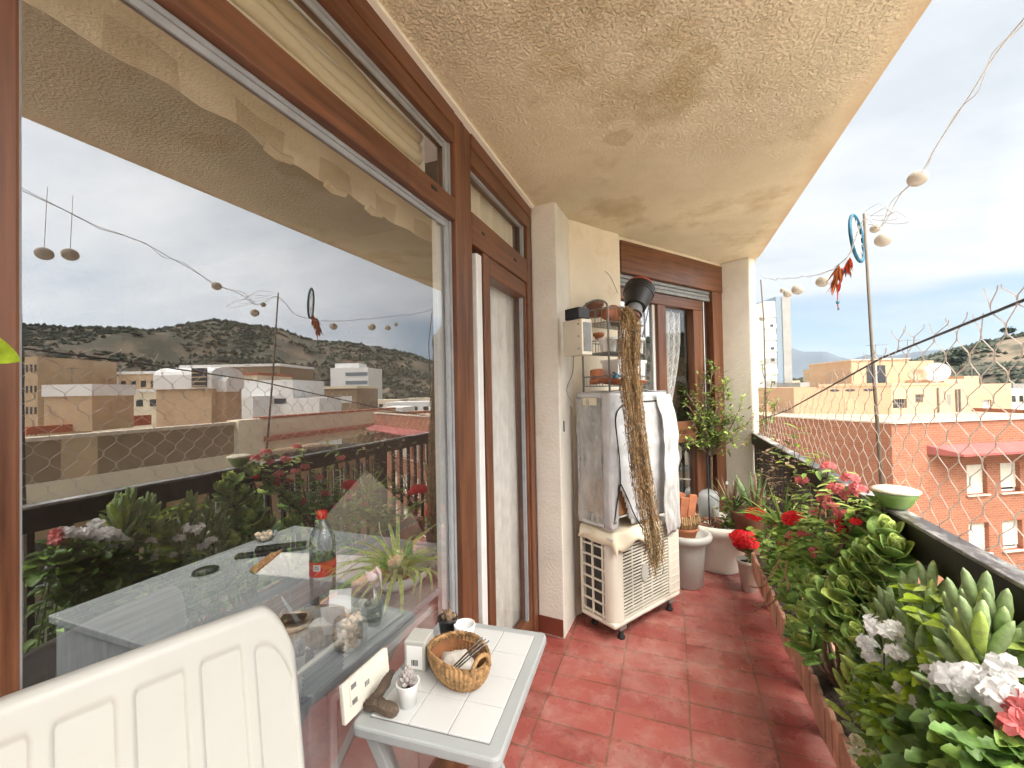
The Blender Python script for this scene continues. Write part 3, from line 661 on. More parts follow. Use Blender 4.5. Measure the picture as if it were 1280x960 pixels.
# ------------------------------------------------------------------ wire shelf rack with pots
K0 = 1.487
rk = thing('wire_rack', 'three tier grey wire rack holding flower pots on the silver cabinet', 'rack', tuple(AC0), ACA)
RX0, RX1, RY0, RY1, RT_ = .035, .40, .03, .24, 2.05
m = MB()
for x in (RX0, RX1):
    arc = [(x, RY0, K0 - .01), (x, RY0, RT_ - .06)] + [(x, (RY0 + RY1) / 2 - (RY1 - RY0) / 2 * math.cos(a), RT_ - .06 + .06 * math.sin(a)) for a in [PI * k / 10 for k in range(1, 10)]] + [(x, RY1, RT_ - .06), (x, RY1, K0 - .01)]
    m.tube(arc, .0065, 7)
m.build('upright', 'wire_grey', rk, smooth=True)
TZ = (K0 + .03, K0 + .235, K0 + .42)
def basket_wires(z, h):
    m = MB()
    for dz, rr in ((0, .003), (h, .004)):
        bow = .035 if dz else .02
        fr = [(RX0 + (RX1 - RX0) * t, RY0 - bow * math.sin(PI * t), z + dz) for t in [k / 10 for k in range(11)]]
        m.tube(fr + [(RX1, RY1, z + dz), (RX0, RY1, z + dz)], rr, 5, close=True)
    for k in range(13):
        t = k / 12; x = RX0 + (RX1 - RX0) * t
        m.tube([(x, RY0 - .035 * math.sin(PI * t), z + h), (x, RY0 - .02 * math.sin(PI * t), z), (x, RY1, z), (x, RY1, z + h)], .0018, 4)
    for k in range(5): m.tube([(RX0, RY0 + .05 * k, z + h), (RX0, RY0 + .05 * k, z), (RX1, RY0 + .05 * k, z), (RX1, RY0 + .05 * k, z + h)], .0018, 4)
    return m
for z, h in zip(TZ, (.06, .075, .085)): basket_wires(z, h).build('wire_basket', 'wire_grey', rk)
def potprof(r0, r1, h, t=.006, rim=.012, rh=.02): return [(r0 * .98, 0), (r0, .002), (r1 - .004, h - rh), (r1 + rim * .3, h - rh + .001), (r1 + rim * .3, h), (r1 - t, h), (r1 - t - .002, h - rh), (r0 - t, t), (0, t)]
def pot(name, label, r0, r1, h, mat, X, Y, Z, n=20, tilt=None, sq=False, group=None, **k):
    o = thing(name, label, 'pot', tuple(AT @ V((X, Y, Z))), ACA, group)
    T = tilt if tilt else None
    MB().lathe(potprof(r0, r1, h, **k), 4 if sq else n, T=(Mx.Rotation(PI / 4, 4, 'Z') if sq else T)).build('body', mat, o, smooth=not sq)
    return o
z = TZ[2] + .004
pot('terracotta_pot', 'terracotta pot lying on its side in the top basket of the rack', .035, .055, .09, 'terracotta', .09, .10, z + .055, tilt=Mx.Rotation(1.5, 4, 'Y'))
pot('brown_pot', 'brown clay pot standing in the top basket behind the dried plant', .05, .065, .08, 'brown_pot', .26, .13, z)
pot('brown_pot', 'small dark brown pot upside down at the left of the top basket', .045, .055, .09, 'brown_pot', .10, .19, z + .05)
z = TZ[1] + .004
pot('white_pot', 'round white pot at the left of the middle rack basket', .045, .058, .085, 'ceramic_white', .085, .075, z)
pot('grey_pot', 'grey plastic pot in the middle rack basket beside the round white pot', .045, .055, .10, 'grey_pot', .22, .12, z)
pot('terracotta_pot', 'tiny terracotta pot perched on the grey pot in the middle basket', .022, .032, .04, 'terracotta', .11, .17, z + .09)
pot('white_pot', 'white cup shaped pot at the right end of the middle rack basket', .035, .045, .10, 'ceramic_white', .36, .06, z)
z = TZ[0] + .004
pot('white_pot', 'large square white pot in the bottom rack basket', .075, .095, .13, 'ceramic_white', .19, .10, z + .03, sq=True)
pot('white_pot', 'narrow square white pot at the right of the bottom basket', .055, .065, .14, 'ceramic_white', .355, .07, z + .02, sq=True)
pot('terracotta_pot', 'upside down terracotta pot at the left of the bottom basket', .04, .05, .085, 'terracotta', .08, .17, z + .10, tilt=Mx.Rotation(PI - .15, 4, 'X'))
pot('terracotta_saucer', 'wide terracotta saucer tilted under the pots of the bottom basket', .085, .10, .022, 'terracotta', .12, .06, z + .01, tilt=Mx.Rotation(.12, 4, 'Y'), rim=.006, rh=.008)
pot('terracotta_saucer', 'terracotta saucer at the right of the bottom rack basket', .08, .095, .025, 'terracotta', .28, .05, z + .004, rim=.006, rh=.008)
o = thing('plastic_clip', 'blue plastic clip resting on the saucer in the bottom basket', 'clip', tuple(AT @ V((.06, .0, z + .05))), ACA)
m = MB(); m.ball((0, 0, .0), .022, 8, (1.1, .6, .8), lump=.3); m.build('jaw', 'blue_plastic', o); m = MB(); m.box((-.03, -.008, .01), (.034, .008, .02), Mx.Rotation(.4, 4, 'Y')); m.build('grip', 'blue_plastic', o, bev=.002)
# stack of nursery pots leaning on top of the rack
q = at(797, 372, 2.74)
ns = thing('pot_stack', 'nested stack of black and red plastic nursery pots leaning over the rack top', 'pot stack', tuple(q))
ax = (at(786, 398, 2.70) - at(798, 352, 2.86)).normalized(); T0 = ax.to_track_quat('Z', 'Y').to_matrix().to_4x4() @ Mx.Scale(.84, 4)
def npot(name, mat, off, r0, r1, h): MB().lathe(potprof(r0, r1, h, .004, .02, .022), 24, T=T0 @ Mx.Translation((0, 0, off)) @ Mx.Rotation(PI, 4, 'X')).build(name, mat, ns, smooth=True)
for i, (mt, off, r1) in enumerate((('terracotta_red', -.075, .098), ('black_plastic', -.045, .112), ('black_plastic', -.020, .112), ('black_plastic', .004, .110))):
    if mt == 'terracotta_red': M(mt, (.46, .07, .04), .6)
    m = MB(); m.lathe([(r1 * .72, -.10 + .0), (r1, .03), (r1 + .006, .031), (r1 + .006, .05), (r1 - .004, .05), (r1 * .70, -.095)], 28, T=T0 @ Mx.Translation((0, 0, off)) @ Mx.Rotation(PI, 4, 'X')); m.build('pot', mt, ns, smooth=False, bev=.001)
MB().lathe([(.05, -.05), (.062, .06), (.066, .061), (.066, .08), (.058, .08), (.046, -.04)], 24, T=T0 @ Mx.Translation((0, 0, .10))).build('pot', 'grey_pot', ns, smooth=False)
MB().lathe([(.040, -.05), (.052, .07), (.056, .071), (.056, .09), (.048, .09), (.036, -.04)], 24, T=T0 @ Mx.Translation((.0, .0, .125))).build('pot', 'brown_pot', ns, smooth=False)
# wall wire
m = MB(); m.tube(spline([at(756, 339, 2.78), at(763, 346, 2.75), at(772, 366, 2.72)], 5), .002, 4); hw = m.build('wall_wire', 'wire_dark', None); tag(hw, 'thin bent dark wire on the angled wall above the rack', 'wire')
# dried trailing plant
path = [at(776, 382, 2.50), at(786, 400, 2.45), at(786, 440, 2.43), at(790, 500, 2.40), at(797, 560, 2.39), at(806, 620, 2.40), at(815, 670, 2.42), at(818, 700, 2.44), at(818, 722, 2.46)]
sp = spline(path, 8); wd = [.055, .090, .084, .080, .080, .078, .082, .068, .025]
dp = thing('dried_trailing_plant', 'long dried brown trailing plant hanging from the rack over the silver cover', 'dried plant', tuple(path[0]))
strands, leaves = MB(), MB(); strands.cm = leaves.cm = 0
for s in range(110):
    a0, rr0 = ru(0, 6.28), math.sqrt(rnd()); i0 = int(ru(0, 10)) if s % 3 else int(ru(0, 30)); i1 = int(len(sp) * (ru(.55, 1.0)))
    pts = []
    for i in range(i0, min(i1, len(sp)), 2):
        wdt = wd[min(int(i / 8), 8)]; a = a0 + .25 * math.sin(i * .3 + s)
        p = sp[i] + V((math.cos(a) * .8, math.sin(a) * .55, 0)) * wdt * rr0 * .95 + V((ru(-1, 1), ru(-1, 1), 0)) * .006
        pts.append(p)
    if len(pts) < 4: continue
    strands.tube(pts, ru(.001, .0019), 3, cap=False)
    for p, p2 in zip(pts, pts[1:]):
        for k in range(4):
            d = V((ru(-1, 1), ru(-1, 1), ru(-.9, .35))); leaves.cm = 1 if (rnd() < .1 + .3 * (p.z < .75)) else 0
            leaves.leaf(p.lerp(p2, rnd()), d, V((0, 0, 1)), ru(.014, .034), ru(.0025, .006), .8, 2)
strands.build('stem', 'dry_plant', dp, world=True); leaves.build('dry_foliage', ['dry_plant', 'dry_plant_green'], dp, world=True)
# meter box with black box on it
MBX = thing('meter_box', 'rusty white metal box fixed to the plastered wall left of the rack', 'box', tuple(at(713, 440, 2.42)))
u0 = at(702, 443, 2.40); dX = V((.527, .85, 0)); dN = V((-.85, .527, 0))
u0 = at(728, 443, 2.38); T = Mx.Translation(u0) @ Mx.Rotation(ACA, 4, 'Z')
m = MB(); m.box((0, .0, 0), (.085, .155, .205), T); m.build('case', 'metal_rusty_white', MBX, world=True, bev=.004)
m = MB(); m.box((.012, -.004, .02), (.073, .001, .185), T); m.build('door_panel', 'wire_grey', MBX, world=True)
for z in (.03, .1, .17): MB().box((-.003, .02, z), (.0, .03, z + .01), T).build('screw', 'wire_grey', MBX, world=True)
m = MB(); m.box((-.0, .02, .209), (.09, .135, .275), T); bb = m.build('black_box', 'black_plastic', None, bev=.006); tag(bb, 'black plastic box sitting on the rusty white wall box', 'box')
m = MB(); m.tube(spline([T @ V((.03, .1, -.001)), T @ V((.02, .1, -.1)), T @ V((-.01, .12, -.2)), T @ V((.02, .1, -.30))], 6), .0035, 5); cc = m.build('wall_cable', 'wire_grey', None); tag(cc, 'grey cable running down the wall below the rusty white box', 'cable')
# ------------------------------------------------------------------ tiled folding table outside
TB0 = V((-.578, 1.092, 0)); TBA = math.radians(4); TT = Mx.Translation(TB0) @ Mx.Rotation(TBA, 4, 'Z')
tb = thing('tiled_table', 'small grey folding table with white tiled top by the window', 'table', tuple(TB0), TBA)
hw, hl = .192, .252
def rrect(a, b, r, n=5):
    out = []
    for (cx, cy, s) in ((a - r, b - r, 0), (-a + r, b - r, 1), (-a + r, -b + r, 2), (a - r, -b + r, 3)):
        out += [(cx + r * math.cos(PI / 2 * (s + k / n)), cy + r * math.sin(PI / 2 * (s + k / n))) for k in range(n + 1)]
    return out
MB().prism(rrect(hw, hl, .022), .668, .696).build('top_frame', 'grey_paint', tb, bev=.006)
MB().box((-hw + .034, -hl + .034, .690), (hw - .034, hl - .034, .6975)).build('grout_bed', 'grout', tb)
m = MB(); nx, ny = 3, 4; tw, tl = (2 * hw - .07) / nx, (2 * hl - .07) / ny
for i in range(nx):
    for j in range(ny):
        x, y = -hw + .035 + i * tw, -hl + .035 + j * tl; m.box((x + .001, y + .001, .6955), (x + tw - .001, y + tl - .001, .7002 + ru(0, .0008)))
m.build('tiles', 'tile_white', tb, bev=.0015)
for sy in (-1, 1):
    for s in (-1, 1):
        m = MB(); yy = sy * (hl - .055) + s * .012
        m.prism([(-.018, 0), (.018, 0), (.018, 1), (-.018, 1)], 0, .018)
        a = V((s * .17, yy, .665)); b = V((-s * .19, yy, .0)); d = (b - a)
        m = MB(); k = V((.016, 0, 0)); t = V((0, .009, 0)); m.add([a - k - t, a + k - t, a + k + t, a - k + t, b - k - t, b + k - t, b + k + t, b - k + t], [(0, 1, 2, 3), (7, 6, 5, 4), (4, 5, 1, 0), (5, 6, 2, 1), (6, 7, 3, 2), (7, 4, 0, 3)])
        m.build('leg', 'grey_paint', tb, bev=.003)
for s in (-1, 1): MB().box((s * .16 - .01, -hl + .04, .645), (s * .16 + .01, hl - .04, .667)).build('apron', 'grey_paint', tb, bev=.003)
TZ0 = .7008
def T_at(x, y): return on_z(x, y, TZ0)
# basket
q = (T_at(535, 858) + T_at(609, 850)) / 2 + V((-.012, .028, 0)); bk = thing('straw_basket', 'small oval woven straw basket with two handles on the tiled table', 'basket', tuple(q), -.45)
def bprof(t): return .058 + .026 * math.sin(t * 1.7)
m = MB(); Hb = .056
for k in range(9):
    z = .004 + Hb * k / 8; r = bprof(k / 8)
    n = 44
    for i in range(n):
        a0, a1 = 2 * PI * i / n, 2 * PI * (i + 1.25) / n; w = .0065
        def P(a, dz, dr): 
            zz_ = z + dz + .014 * (math.sin(a) ** 2) * k / 8
            return V(((r + dr) * math.cos(a) * 1.24, (r + dr) * math.sin(a) * .84, zz_))
        s = 1 if (k % 2) else -1
        m.add([P(a0, -w - s * .004, 0), P(a1, -w + s * .004, .0), P(a1, w + s * .004, .0005), P(a0, w - s * .004, .0005)] + [P((a0 + a1) / 2, -w, .0045), P((a0 + a1) / 2, w, .0045)], [(0, 4, 5, 3), (4, 1, 2, 5)])
m.build('weave', 'basket_straw', bk, solid=.002)
m = MB(); m.lathe([(0, .003), (.06, .003), (bprof(.5) - .004, Hb * .5), (bprof(.95) - .004, Hb * .97)], 40, sx=1.18, sy=.86, cap=False); m.build('lining', 'basket_dark', bk, smooth=True)
m = MB()
for k in range(46):
    a = 2 * PI * k / 46; p = V((bprof(1) * math.cos(a) * 1.18, bprof(1) * math.sin(a) * .86, Hb + .006 + .014 * math.sin(a) ** 2)); d = V((-math.sin(a) * 1.18, math.cos(a) * .86, .35)).normalized() * .008
    m.tube([p - d, p + V((0, 0, .003)), p + d], .0042, 5)
m.build('rim', 'basket_straw', bk)
for s in (-1, 1):
    c = V((s * bprof(1) * 1.18, 0, Hb + .004)); pts = [c + V((s * .006 * math.sin(t), .030 * math.cos(t), (.042 if s > 0 else .02) * math.sin(t))) for t in [PI * k / 10 for k in range(11)]]
    if s < 0: pts = [c + V((-.010 - .012 * math.sin(t), .028 * math.cos(t), -.024 * math.sin(t))) for t in [PI * k / 10 for k in range(11)]]
    m = MB(); m.tube(pts, .0058, 7); h = m.build('handle', 'basket_straw', bk, smooth=True)
QB = q.copy(); RB = Mx.Translation(q) @ Mx.Rotation(-.45, 4, 'Z')
m = MB(); m.ball(RB @ V((-.005, 0, .034)), .046, 14, (1.15, .85, .55), lump=.35); for_bag = m.build('plastic_bag', 'plastic_bag', None, smooth=True); tag(for_bag, 'crumpled translucent plastic bag lying inside the straw basket', 'bag')
ct = thing('cutlery', 'thin metal sticks propped against the rim of the straw basket', 'cutlery', tuple(RB @ V((.03, -.02, .05))))
for k in range(3): MB().tube([RB @ V((.015 + k * .008, -.03, .045)), RB @ V((.108 + k * .004, .000 + k * .008, .150 - k * .006))], .0022, 6).build('stick', 'steel', ct, world=True)
# succulent in white pot
q = T_at(510, 880); q.z = TZ0; s_ = thing('succulent_plant', 'grey rosette succulent in a small white pot on the tiled table', 'plant', tuple(q))
MB().lathe([(.021, 0), (.029, .055), (.0305, .058), (.027, .058), (.025, .048), (.0, .046)], 24).build('pot', 'ceramic_white', s_, smooth=True)
MB().lathe([(.0, .0475), (.0255, .047)], 16).build('soil', 'soil', s_)
m = MB()
for k in range(34):
    a = k * 2.39996; t = k / 34; r = .004 + .022 * (1 - t) ; d = V((math.cos(a), math.sin(a), .25 + 2.2 * t)).normalized(); L = .016 + .012 * (1 - t)
    b = V((0, 0, .05 + .026 * t)); m.tube([b, b + d * L * .4, b + d * L * .8 + V((0, 0, .002)), b + d * L * 1.05 + V((0, 0, .005))], [.002, .0058, .005, .0008], 6)
m.build('rosette', 'succulent_grey', s_, smooth=True)
# napkin box
q = T_at(520, 838); nb = thing('napkin_box', 'white cube napkin dispenser standing behind the straw basket', 'box', (q.x - .005, q.y + .02, TZ0), TBA + .10)
MB().box((-.032, -.026, 0), (.032, .045, .085)).build('body', 'plastic_white', nb, bev=.004)
MB().box((-.024, -.0275, .008), (.024, -.0255, .072)).build('front_panel', 'paper', nb, bev=.001)
m = MB(); [m.box((-.008 + .005 * k, -.0290, .018), (-.006 + .005 * k + .001 * (k % 2), -.0277, .034)) for k in range(4)]; m.build('print', 'black_plastic', nb)
# black pot with withered plant, white cup
q = T_at(560, 800); bp_ = thing('withered_plant', 'withered plant stubs in a small black pot by the window post', 'plant', tuple(q))
MB().lathe([(.021, 0), (.030, .066), (.033, .067), (.033, .074), (.029, .074), (.026, .06), (0, .06)], 24).build('pot', 'black_plastic', bp_, smooth=True)
m = MB()
for k in range(9): m.ball((ru(-.018, .018), ru(-.018, .018), .068 + ru(0, .014)), ru(.007, .012), 8, (1, .8, 1.2), lump=.3)
m.tube([(.002, 0, .07), (.004, .004, .105), (.0, .006, .118)], .0016, 4); m.tube([(-.006, 0, .07), (-.02, .004, .094)], .0014, 4); m.build('stub', 'leaf_dry', bp_)
q = T_at(581, 806); cp = thing('white_cup', 'plain white cup between the black pot and the straw basket', 'cup', tuple(q + V((-.005, .01, 0))))
MB().lathe([(.026, 0), (.033, .05), (.034, .06), (.031, .06), (.029, .05), (.022, .004), (0, .004)], 28).build('body', 'ceramic_white', cp, smooth=True)
# piece of driftwood bark
q = T_at(482, 884); bkx = thing('bark_piece', 'curved dark piece of bark with toothed edge on the table corner', 'bark', tuple(q))
m = MB(); base = [V((-.05, -.02, .004)), V((-.03, -.005, .018)), V((-.012, .012, .045)), V((.002, .026, .075))]
m.tube(spline(base, 5), [.007 + .007 * math.sin(PI * k / 15) for k in range(16)], 7); m.tube(spline([V((-.045, -.018, .008)), V((-.012, -.016, .014)), V((.03, -.018, .012)), V((.045, -.02, .008))], 5), [.012 + .006 * math.sin(PI * k / 15) for k in range(16)], 7)
for k in range(12):
    p = spline(base, 4)[k]; m.tube([p, p + V((-.010, .004, .006))], [.003, .0008], 4)
m.v = [wobble(p, .004, 60) for p in m.v]; m.build('bark_body', 'bark', bkx)
# leaning intercom panel
A0 = on_z(432, 908, TZ0); B0 = on_z(487, 852, TZ0)
ipd = (B0 - A0); ipl = ipd.length; IT = Mx.Translation(A0) @ Mx.Rotation(math.atan2(ipd.y, ipd.x), 4, 'Z') @ Mx.Rotation(-.10, 4, 'X')
ip = thing('wall_panel', 'off white plastic cover panel with slots leaning on the window pane', 'panel', tuple(A0))
m = MB(); m.box((0, .0, .0), (ipl, .012, .092), IT); m.box((ipl * .12, -.004, .030), (ipl, .001, .092), IT); m.build('body', 'plastic_offwhite', ip, world=True, bev=.003)
m = MB(); [m.box((ipl * .14, -.0055, z), (ipl * .24, -.0038, z + .011), IT) for z in (.022 + .012, .070)]; [m.box((ipl * .42 + .006 * k, -.0055, .048), (ipl * .42 + .003 + .006 * k, -.0038, .060), IT) for k in range(3)]
m.build('slot', 'wire_grey', ip, world=True)
m = MB(); [m.box((ipl * .08, .0125, .006 + .012 * k), (ipl * .95, .020, .012 + .012 * k), IT) for k in range(7)]; m.build('back_rib', 'black_plastic', ip, world=True)

# ------------------------------------------------------------------ white plastic chair
CR = at(385, 955, .735); cdir = V((-.345, -.94, 0)).normalized(); cn_ = V((cdir.y, -cdir.x, 0)); cn_ = cn_ if cn_.x > 0 else -cn_   # cn_ = side the chair faces
ch = thing('plastic_chair', 'white moulded plastic garden chair with ribbed back in the foreground', 'chair', (CR.x, CR.y, 0))
SEAT = .43; TOP = 1.125; WB = .56
c0 = at(398, 955, .735); c0.z = 0
def cpt(s, z, off=0): # s along the back from its far end, z height, off = towards the sitter
    lean = (z - SEAT) * .20
    return c0 + cdir * s + cn_ * (.028 - lean + .83 * .16 + off - .133 + .03 * math.cos((s / WB - .5) * PI)) + V((0, 0, z))
def topz(s): t = s / WB; return TOP - .10 * max(0, 1 - min(t, 1 - t) / .11) ** 2.4 - .015 * (2 * t - 1) ** 2
ns_, nz_ = 60, 46
def slot(s, z):
    # rounded slots pressed into the back
    k = s / WB; n = 7; i = int(k * n); f = k * n - i; hi = topz(s) - .045 - (.012 if i in (0, 6) else 0); lo = SEAT + .07
    e = min(f - .10, .92 - f) / .82 * (WB / n) ; v = min(hi - z, z - lo)
    d = min(e, v)
    if e < .012 and v < .012: d = .012 - math.hypot(.012 - e, .012 - v)
    return max(0, min(1, d / .0035))
m = MB()
NSX, NZ = 280, 130
def bp(i, j):
    s = WB * i / NSX; z = SEAT - .02 + (topz(s) - SEAT + .02) * j / NZ
    edge = min(s, WB - s, (topz(s) - z)); rim = max(0, 1 - edge / .013)
    return cpt(s, z, -.0055 * slot(s, z) - .012 * rim ** 2)
for i in range(NSX + 1):
    for j in range(NZ + 1): m.v.append(bp(i, j))
for i in range(NSX):
    for j in range(NZ):
        a = i * (NZ + 1) + j; m.f.append([a, a + NZ + 1, a + NZ + 2, a + 1]); m.mi.append(0)
m.build('backrest', 'plastic_white', ch, world=True, smooth=True, solid=.006)
m = MB()
def seatf(a, b):
    p = c0 + cdir * (WB * a) + cn_ * (.02 + .43 * b) + V((0, 0, SEAT - .015 * math.sin(PI * a) * math.sin(PI * b) - .03 * max(0, b - .85) / .15)); return p
m.grid(seatf, 14, 14); m.build('seat', 'plastic_white', ch, world=True, smooth=True, solid=.012)
for (a, b) in ((.05, .03), (.95, .03), (.04, .95), (.96, .95)):
    p = seatf(a, b); d = cdir * (.05 * (1 if a > .5 else -1)) + cn_ * (.05 * (1 if b > .5 else -1))
    MB().tube([p, V((p.x + d.x * .5, p.y + d.y * .5, SEAT * .5)), V((p.x + d.x, p.y + d.y, 0))], [.026, .022, .018], 8).build('leg', 'plastic_white', ch, world=True, smooth=True)
for a in (0, 1):
    p = cpt(WB * a, .66) ; q = seatf(a, .9); q = q + V((0, 0, .22)); d = cdir * (.03 * (1 if a else -1)); r2 = seatf(a, .9)
    MB().tube(spline([p + d * .3, p + d + cn_ * .15, q + d, q + d + cn_ * .03 - V((0, 0, .05)), r2 + d * .5], 5), .018, 8).build('armrest', 'plastic_white', ch, world=True, smooth=True)
# ------------------------------------------------------------------ planters and plants along the railing
def trough(y0, y1, label):
    t = thing('clay_trough', label, 'planter', (.58, (y0 + y1) / 2, .2), 0, 'clay troughs along the railing')
    zb, zt, xa, xb_ = .20, .345, .505, .645
    m = MB(); m.box((xa + .008, y0 + .01, zb), (xb_, y1 - .01, zb + .012)); m.box((xb_ - .012, y0, zb + .0125), (xb_, y1, zt)); m.box((xa + .008, y0, zb + .0125), (xb_ - .0125, y0 + .012, zt)); m.box((xa + .008, y1 - .012, zb + .0125), (xb_ - .0125, y1, zt))
    m.build('trough_body', 'trough_clay', t, world=True)
    n = int((y1 - y0) / .062); m = MB()
    for k in range(n):          # scalloped clay edging boards on the front
        a, b = y0 + (y1 - y0) * k / n, y0 + (y1 - y0) * (k + 1) / n; c = (a + b) / 2; h = (b - a) / 2 - .0015
        dx = ru(-.004, .004); pr = [(-h, 0), (h, 0)] + [(h * math.cos(q), .125 + .022 * math.sin(q) + ru(-.002, .002)) for q in [PI * i / 6 for i in range(7)]]
        lo = [V((xa - .010 + dx, c + p, zb - .01 + z)) for p, z in pr]; hi = [V((xa + .008 + dx, c + p, zb - .01 + z)) for p, z in pr]
        nn = len(pr); m.add(lo + hi, [tuple(range(nn))[::-1], tuple(range(nn, 2 * nn))] + [(i, (i + 1) % nn, nn + (i + 1) % nn, nn + i) for i in range(nn)])
    m.build('scalloped_edging', 'trough_clay', t, world=True, bev=.002)
    MB().grid(lambda a, b: (xa + .01 + (xb_ - xa - .022) * b, y0 + .012 + (y1 - y0 - .024) * a, zt - .025 + .012 * mnoise.noise(V((a * 12, b * 4, y0)))), 40, 6).build('soil', 'soil', t, world=True)
    for yy in (y0 + .12, y1 - .12): MB().box((xa + .075, yy - .04, 0.0), (xb_ - .01, yy + .04, zb)).build('support_block', 'rail_dark', t, world=True)
    return t
trough(2.36, 3.40, 'scalloped clay trough with geraniums farther along the railing')
trough(1.22, 2.30, 'scalloped clay trough with white flowers nearer along the railing')
trough(.10, 1.16, 'scalloped clay trough at the near right end of the railing, mostly under foliage')

def stem(mb, a, b, r0, r1, w=.02, n=5, seed=0):
    pts = [V(a).lerp(V(b), i / n) for i in range(n + 1)]
    pts = [wobble(p, w, 9, seed) if 0 < i < n else p for i, p in enumerate(pts)]
    mb.tube(pts, [r0 + (r1 - r0) * i / n for i in range(n + 1)], 5); return pts
def rdir(up=.3): a = ru(0, 2 * PI); return V((math.cos(a), math.sin(a), up))
# --- jade plants: thick round leaves in rosettes at the ends of branching stems
def jade(name, label, base, tips, L, mats=('leaf_jade', 'leaf_jade_light'), group=None, extra=0):
    t = thing(name, label, 'plant', base, 0, group); st, lf = MB(), MB(); base = V(base)
    for k, tp in enumerate(tips):
        tp = V(tp); mid = base.lerp(tp, .45) + V((ru(-.03, .03), ru(-.04, .04), -.03)); pts = spline([base, mid, tp], 5)
        st.tube(pts, [.010 - .006 * i / len(pts) for i in range(len(pts))], 6)
        d = (tp - mid).normalized(); d = (d + V((-.25, -.15, .6))).normalized(); ox = d.orthogonal().normalized(); oy = d.cross(ox)
        for lvl in range(5):
            for j in range(4 if lvl < 4 else 2):
                a = lvl * .95 + j * (PI / 2 if lvl < 4 else PI) + ru(-.25, .25); out = ox * math.cos(a) + oy * math.sin(a)
                open_ = (1.5, 1.15, .8, .5, .25)[lvl]; dd = out * math.sin(open_) + d * math.cos(open_)
                l = L * (1.0, 1.05, .9, .7, .45)[lvl] * ru(.85, 1.15); lf.cm = 1 if lvl >= 3 or rnd() < .25 else 0
                lf.leaf(tp + d * (.020 * (lvl - 3)), dd, d, l, l * .74, -.45, 6, 4, .22)
        for j in range(1):
            p = pts[int(len(pts) * ru(.4, .85))]; lf.cm = 0; lf.leaf(p, rdir(.2), V((0, 0, 1)), L * ru(.6, .8), L * .5, -.2, 5, 4, .15)
    st.build('branches', 'stem_brown', t, world=True, smooth=True); lf.build('foliage', list(mats), t, world=True, smooth=True, solid=.003); return t
P = lambda x, y, X: tuple(on_x(x, y, X))
jade('jade_plant', 'large jade plant with thick round green leaves in the middle of the railing planters', (.58, 1.98, .33),
     [P(x, y, X) for x, y, X in ((985, 745, .50), (1008, 770, .49), (1030, 700, .56), (1058, 740, .52), (1086, 690, .585), (1110, 668, .62), (1100, 712, .60), (1012, 805, .49), (1040, 775, .52), (1075, 665, .63), (1050, 690, .60), (1098, 645, .645), (1020, 735, .50), (1070, 715, .56), (1040, 745, .50), (995, 790, .48), (1120, 690, .62), (1062, 770, .52), (1005, 720, .54), (1085, 745, .57))], .082)
jade('jade_plant', 'smaller jade plant leaning over the trough edge below the big jade plant', (.56, 1.70, .33),
     [P(x, y, X) for x, y, X in ((1075, 800, .52), (1062, 770, .56), (1120, 735, .62), (1095, 760, .58))], .075)
# --- finger-leaved senecio clusters
def finger(label, base, tips, L, n=26, mats=('leaf_finger', 'leaf_jade_light'), lw=.0105):
    t = thing('finger_plant', label, 'plant', base, 0, 'finger leaved succulents'); st, lf = MB(), MB(); base = V(base)
    for tp in tips:
        tp = V(tp); pts = spline([base, base.lerp(tp, .5) + V((ru(-.02, .02), ru(-.03, .03), 0)), tp], 5); st.tube(pts, .006, 6)
        d = (pts[-1] - pts[-4]).normalized(); d = (d + V((0, 0, .9))).normalized(); ox = d.orthogonal().normalized(); oy = d.cross(ox)
        for k in range(n):
            f = k / n; a = k * 2.39996; out = ox * math.cos(a) + oy * math.sin(a); op = 1.0 * (1 - f) + .10; dd = (out * math.sin(op) + d * math.cos(op)).normalized()
            b = tp + d * (-.17 + .18 * f); l = L * ru(.85, 1.15) * (1 - .30 * f) ; up = V((0, 0, l * .12)); lf.cm = 1 if rnd() < .22 else 0
            lf.tube([b, b + dd * l * .3, b + dd * l * .65 + up * .5, b + dd * l * .9 + up * .9, b + dd * l + up], [lw * .4, lw * .85, lw, lw * .55, lw * .06], 7)
    st.build('stem', 'stem_green', t, world=True, smooth=True); lf.build('fingers', list(mats), t, world=True, smooth=True); return t
finger('grey green finger leaved succulent rising against the dark railing board at far right', (.61, 1.16, .33), [P(1228, 770, .59), P(1222, 800, .55), P(1250, 790, .60), P(1205, 775, .60)], .125, 16, lw=.0125)
finger('grey green finger leaved succulent between the jade plant and the white flowers', (.60, 1.55, .33), [P(1100, 790, .56), P(1135, 790, .58), P(1075, 820, .52), P(1112, 765, .58)], .11, 14, lw=.011)
finger('tall grey green finger leaved succulent beside a railing baluster, right of the jade plant', (.62, 1.40, .33), [P(1140, 745, .62), P(1160, 770, .60), P(1150, 820, .55), P(1165, 740, .63)], .11, 14, lw=.011)
finger('low grey green finger leaved succulent at the planter front under the white flowers', (.53, 1.62, .33), [P(1062, 835, .49), P(1075, 860, .49)], .075, 13)
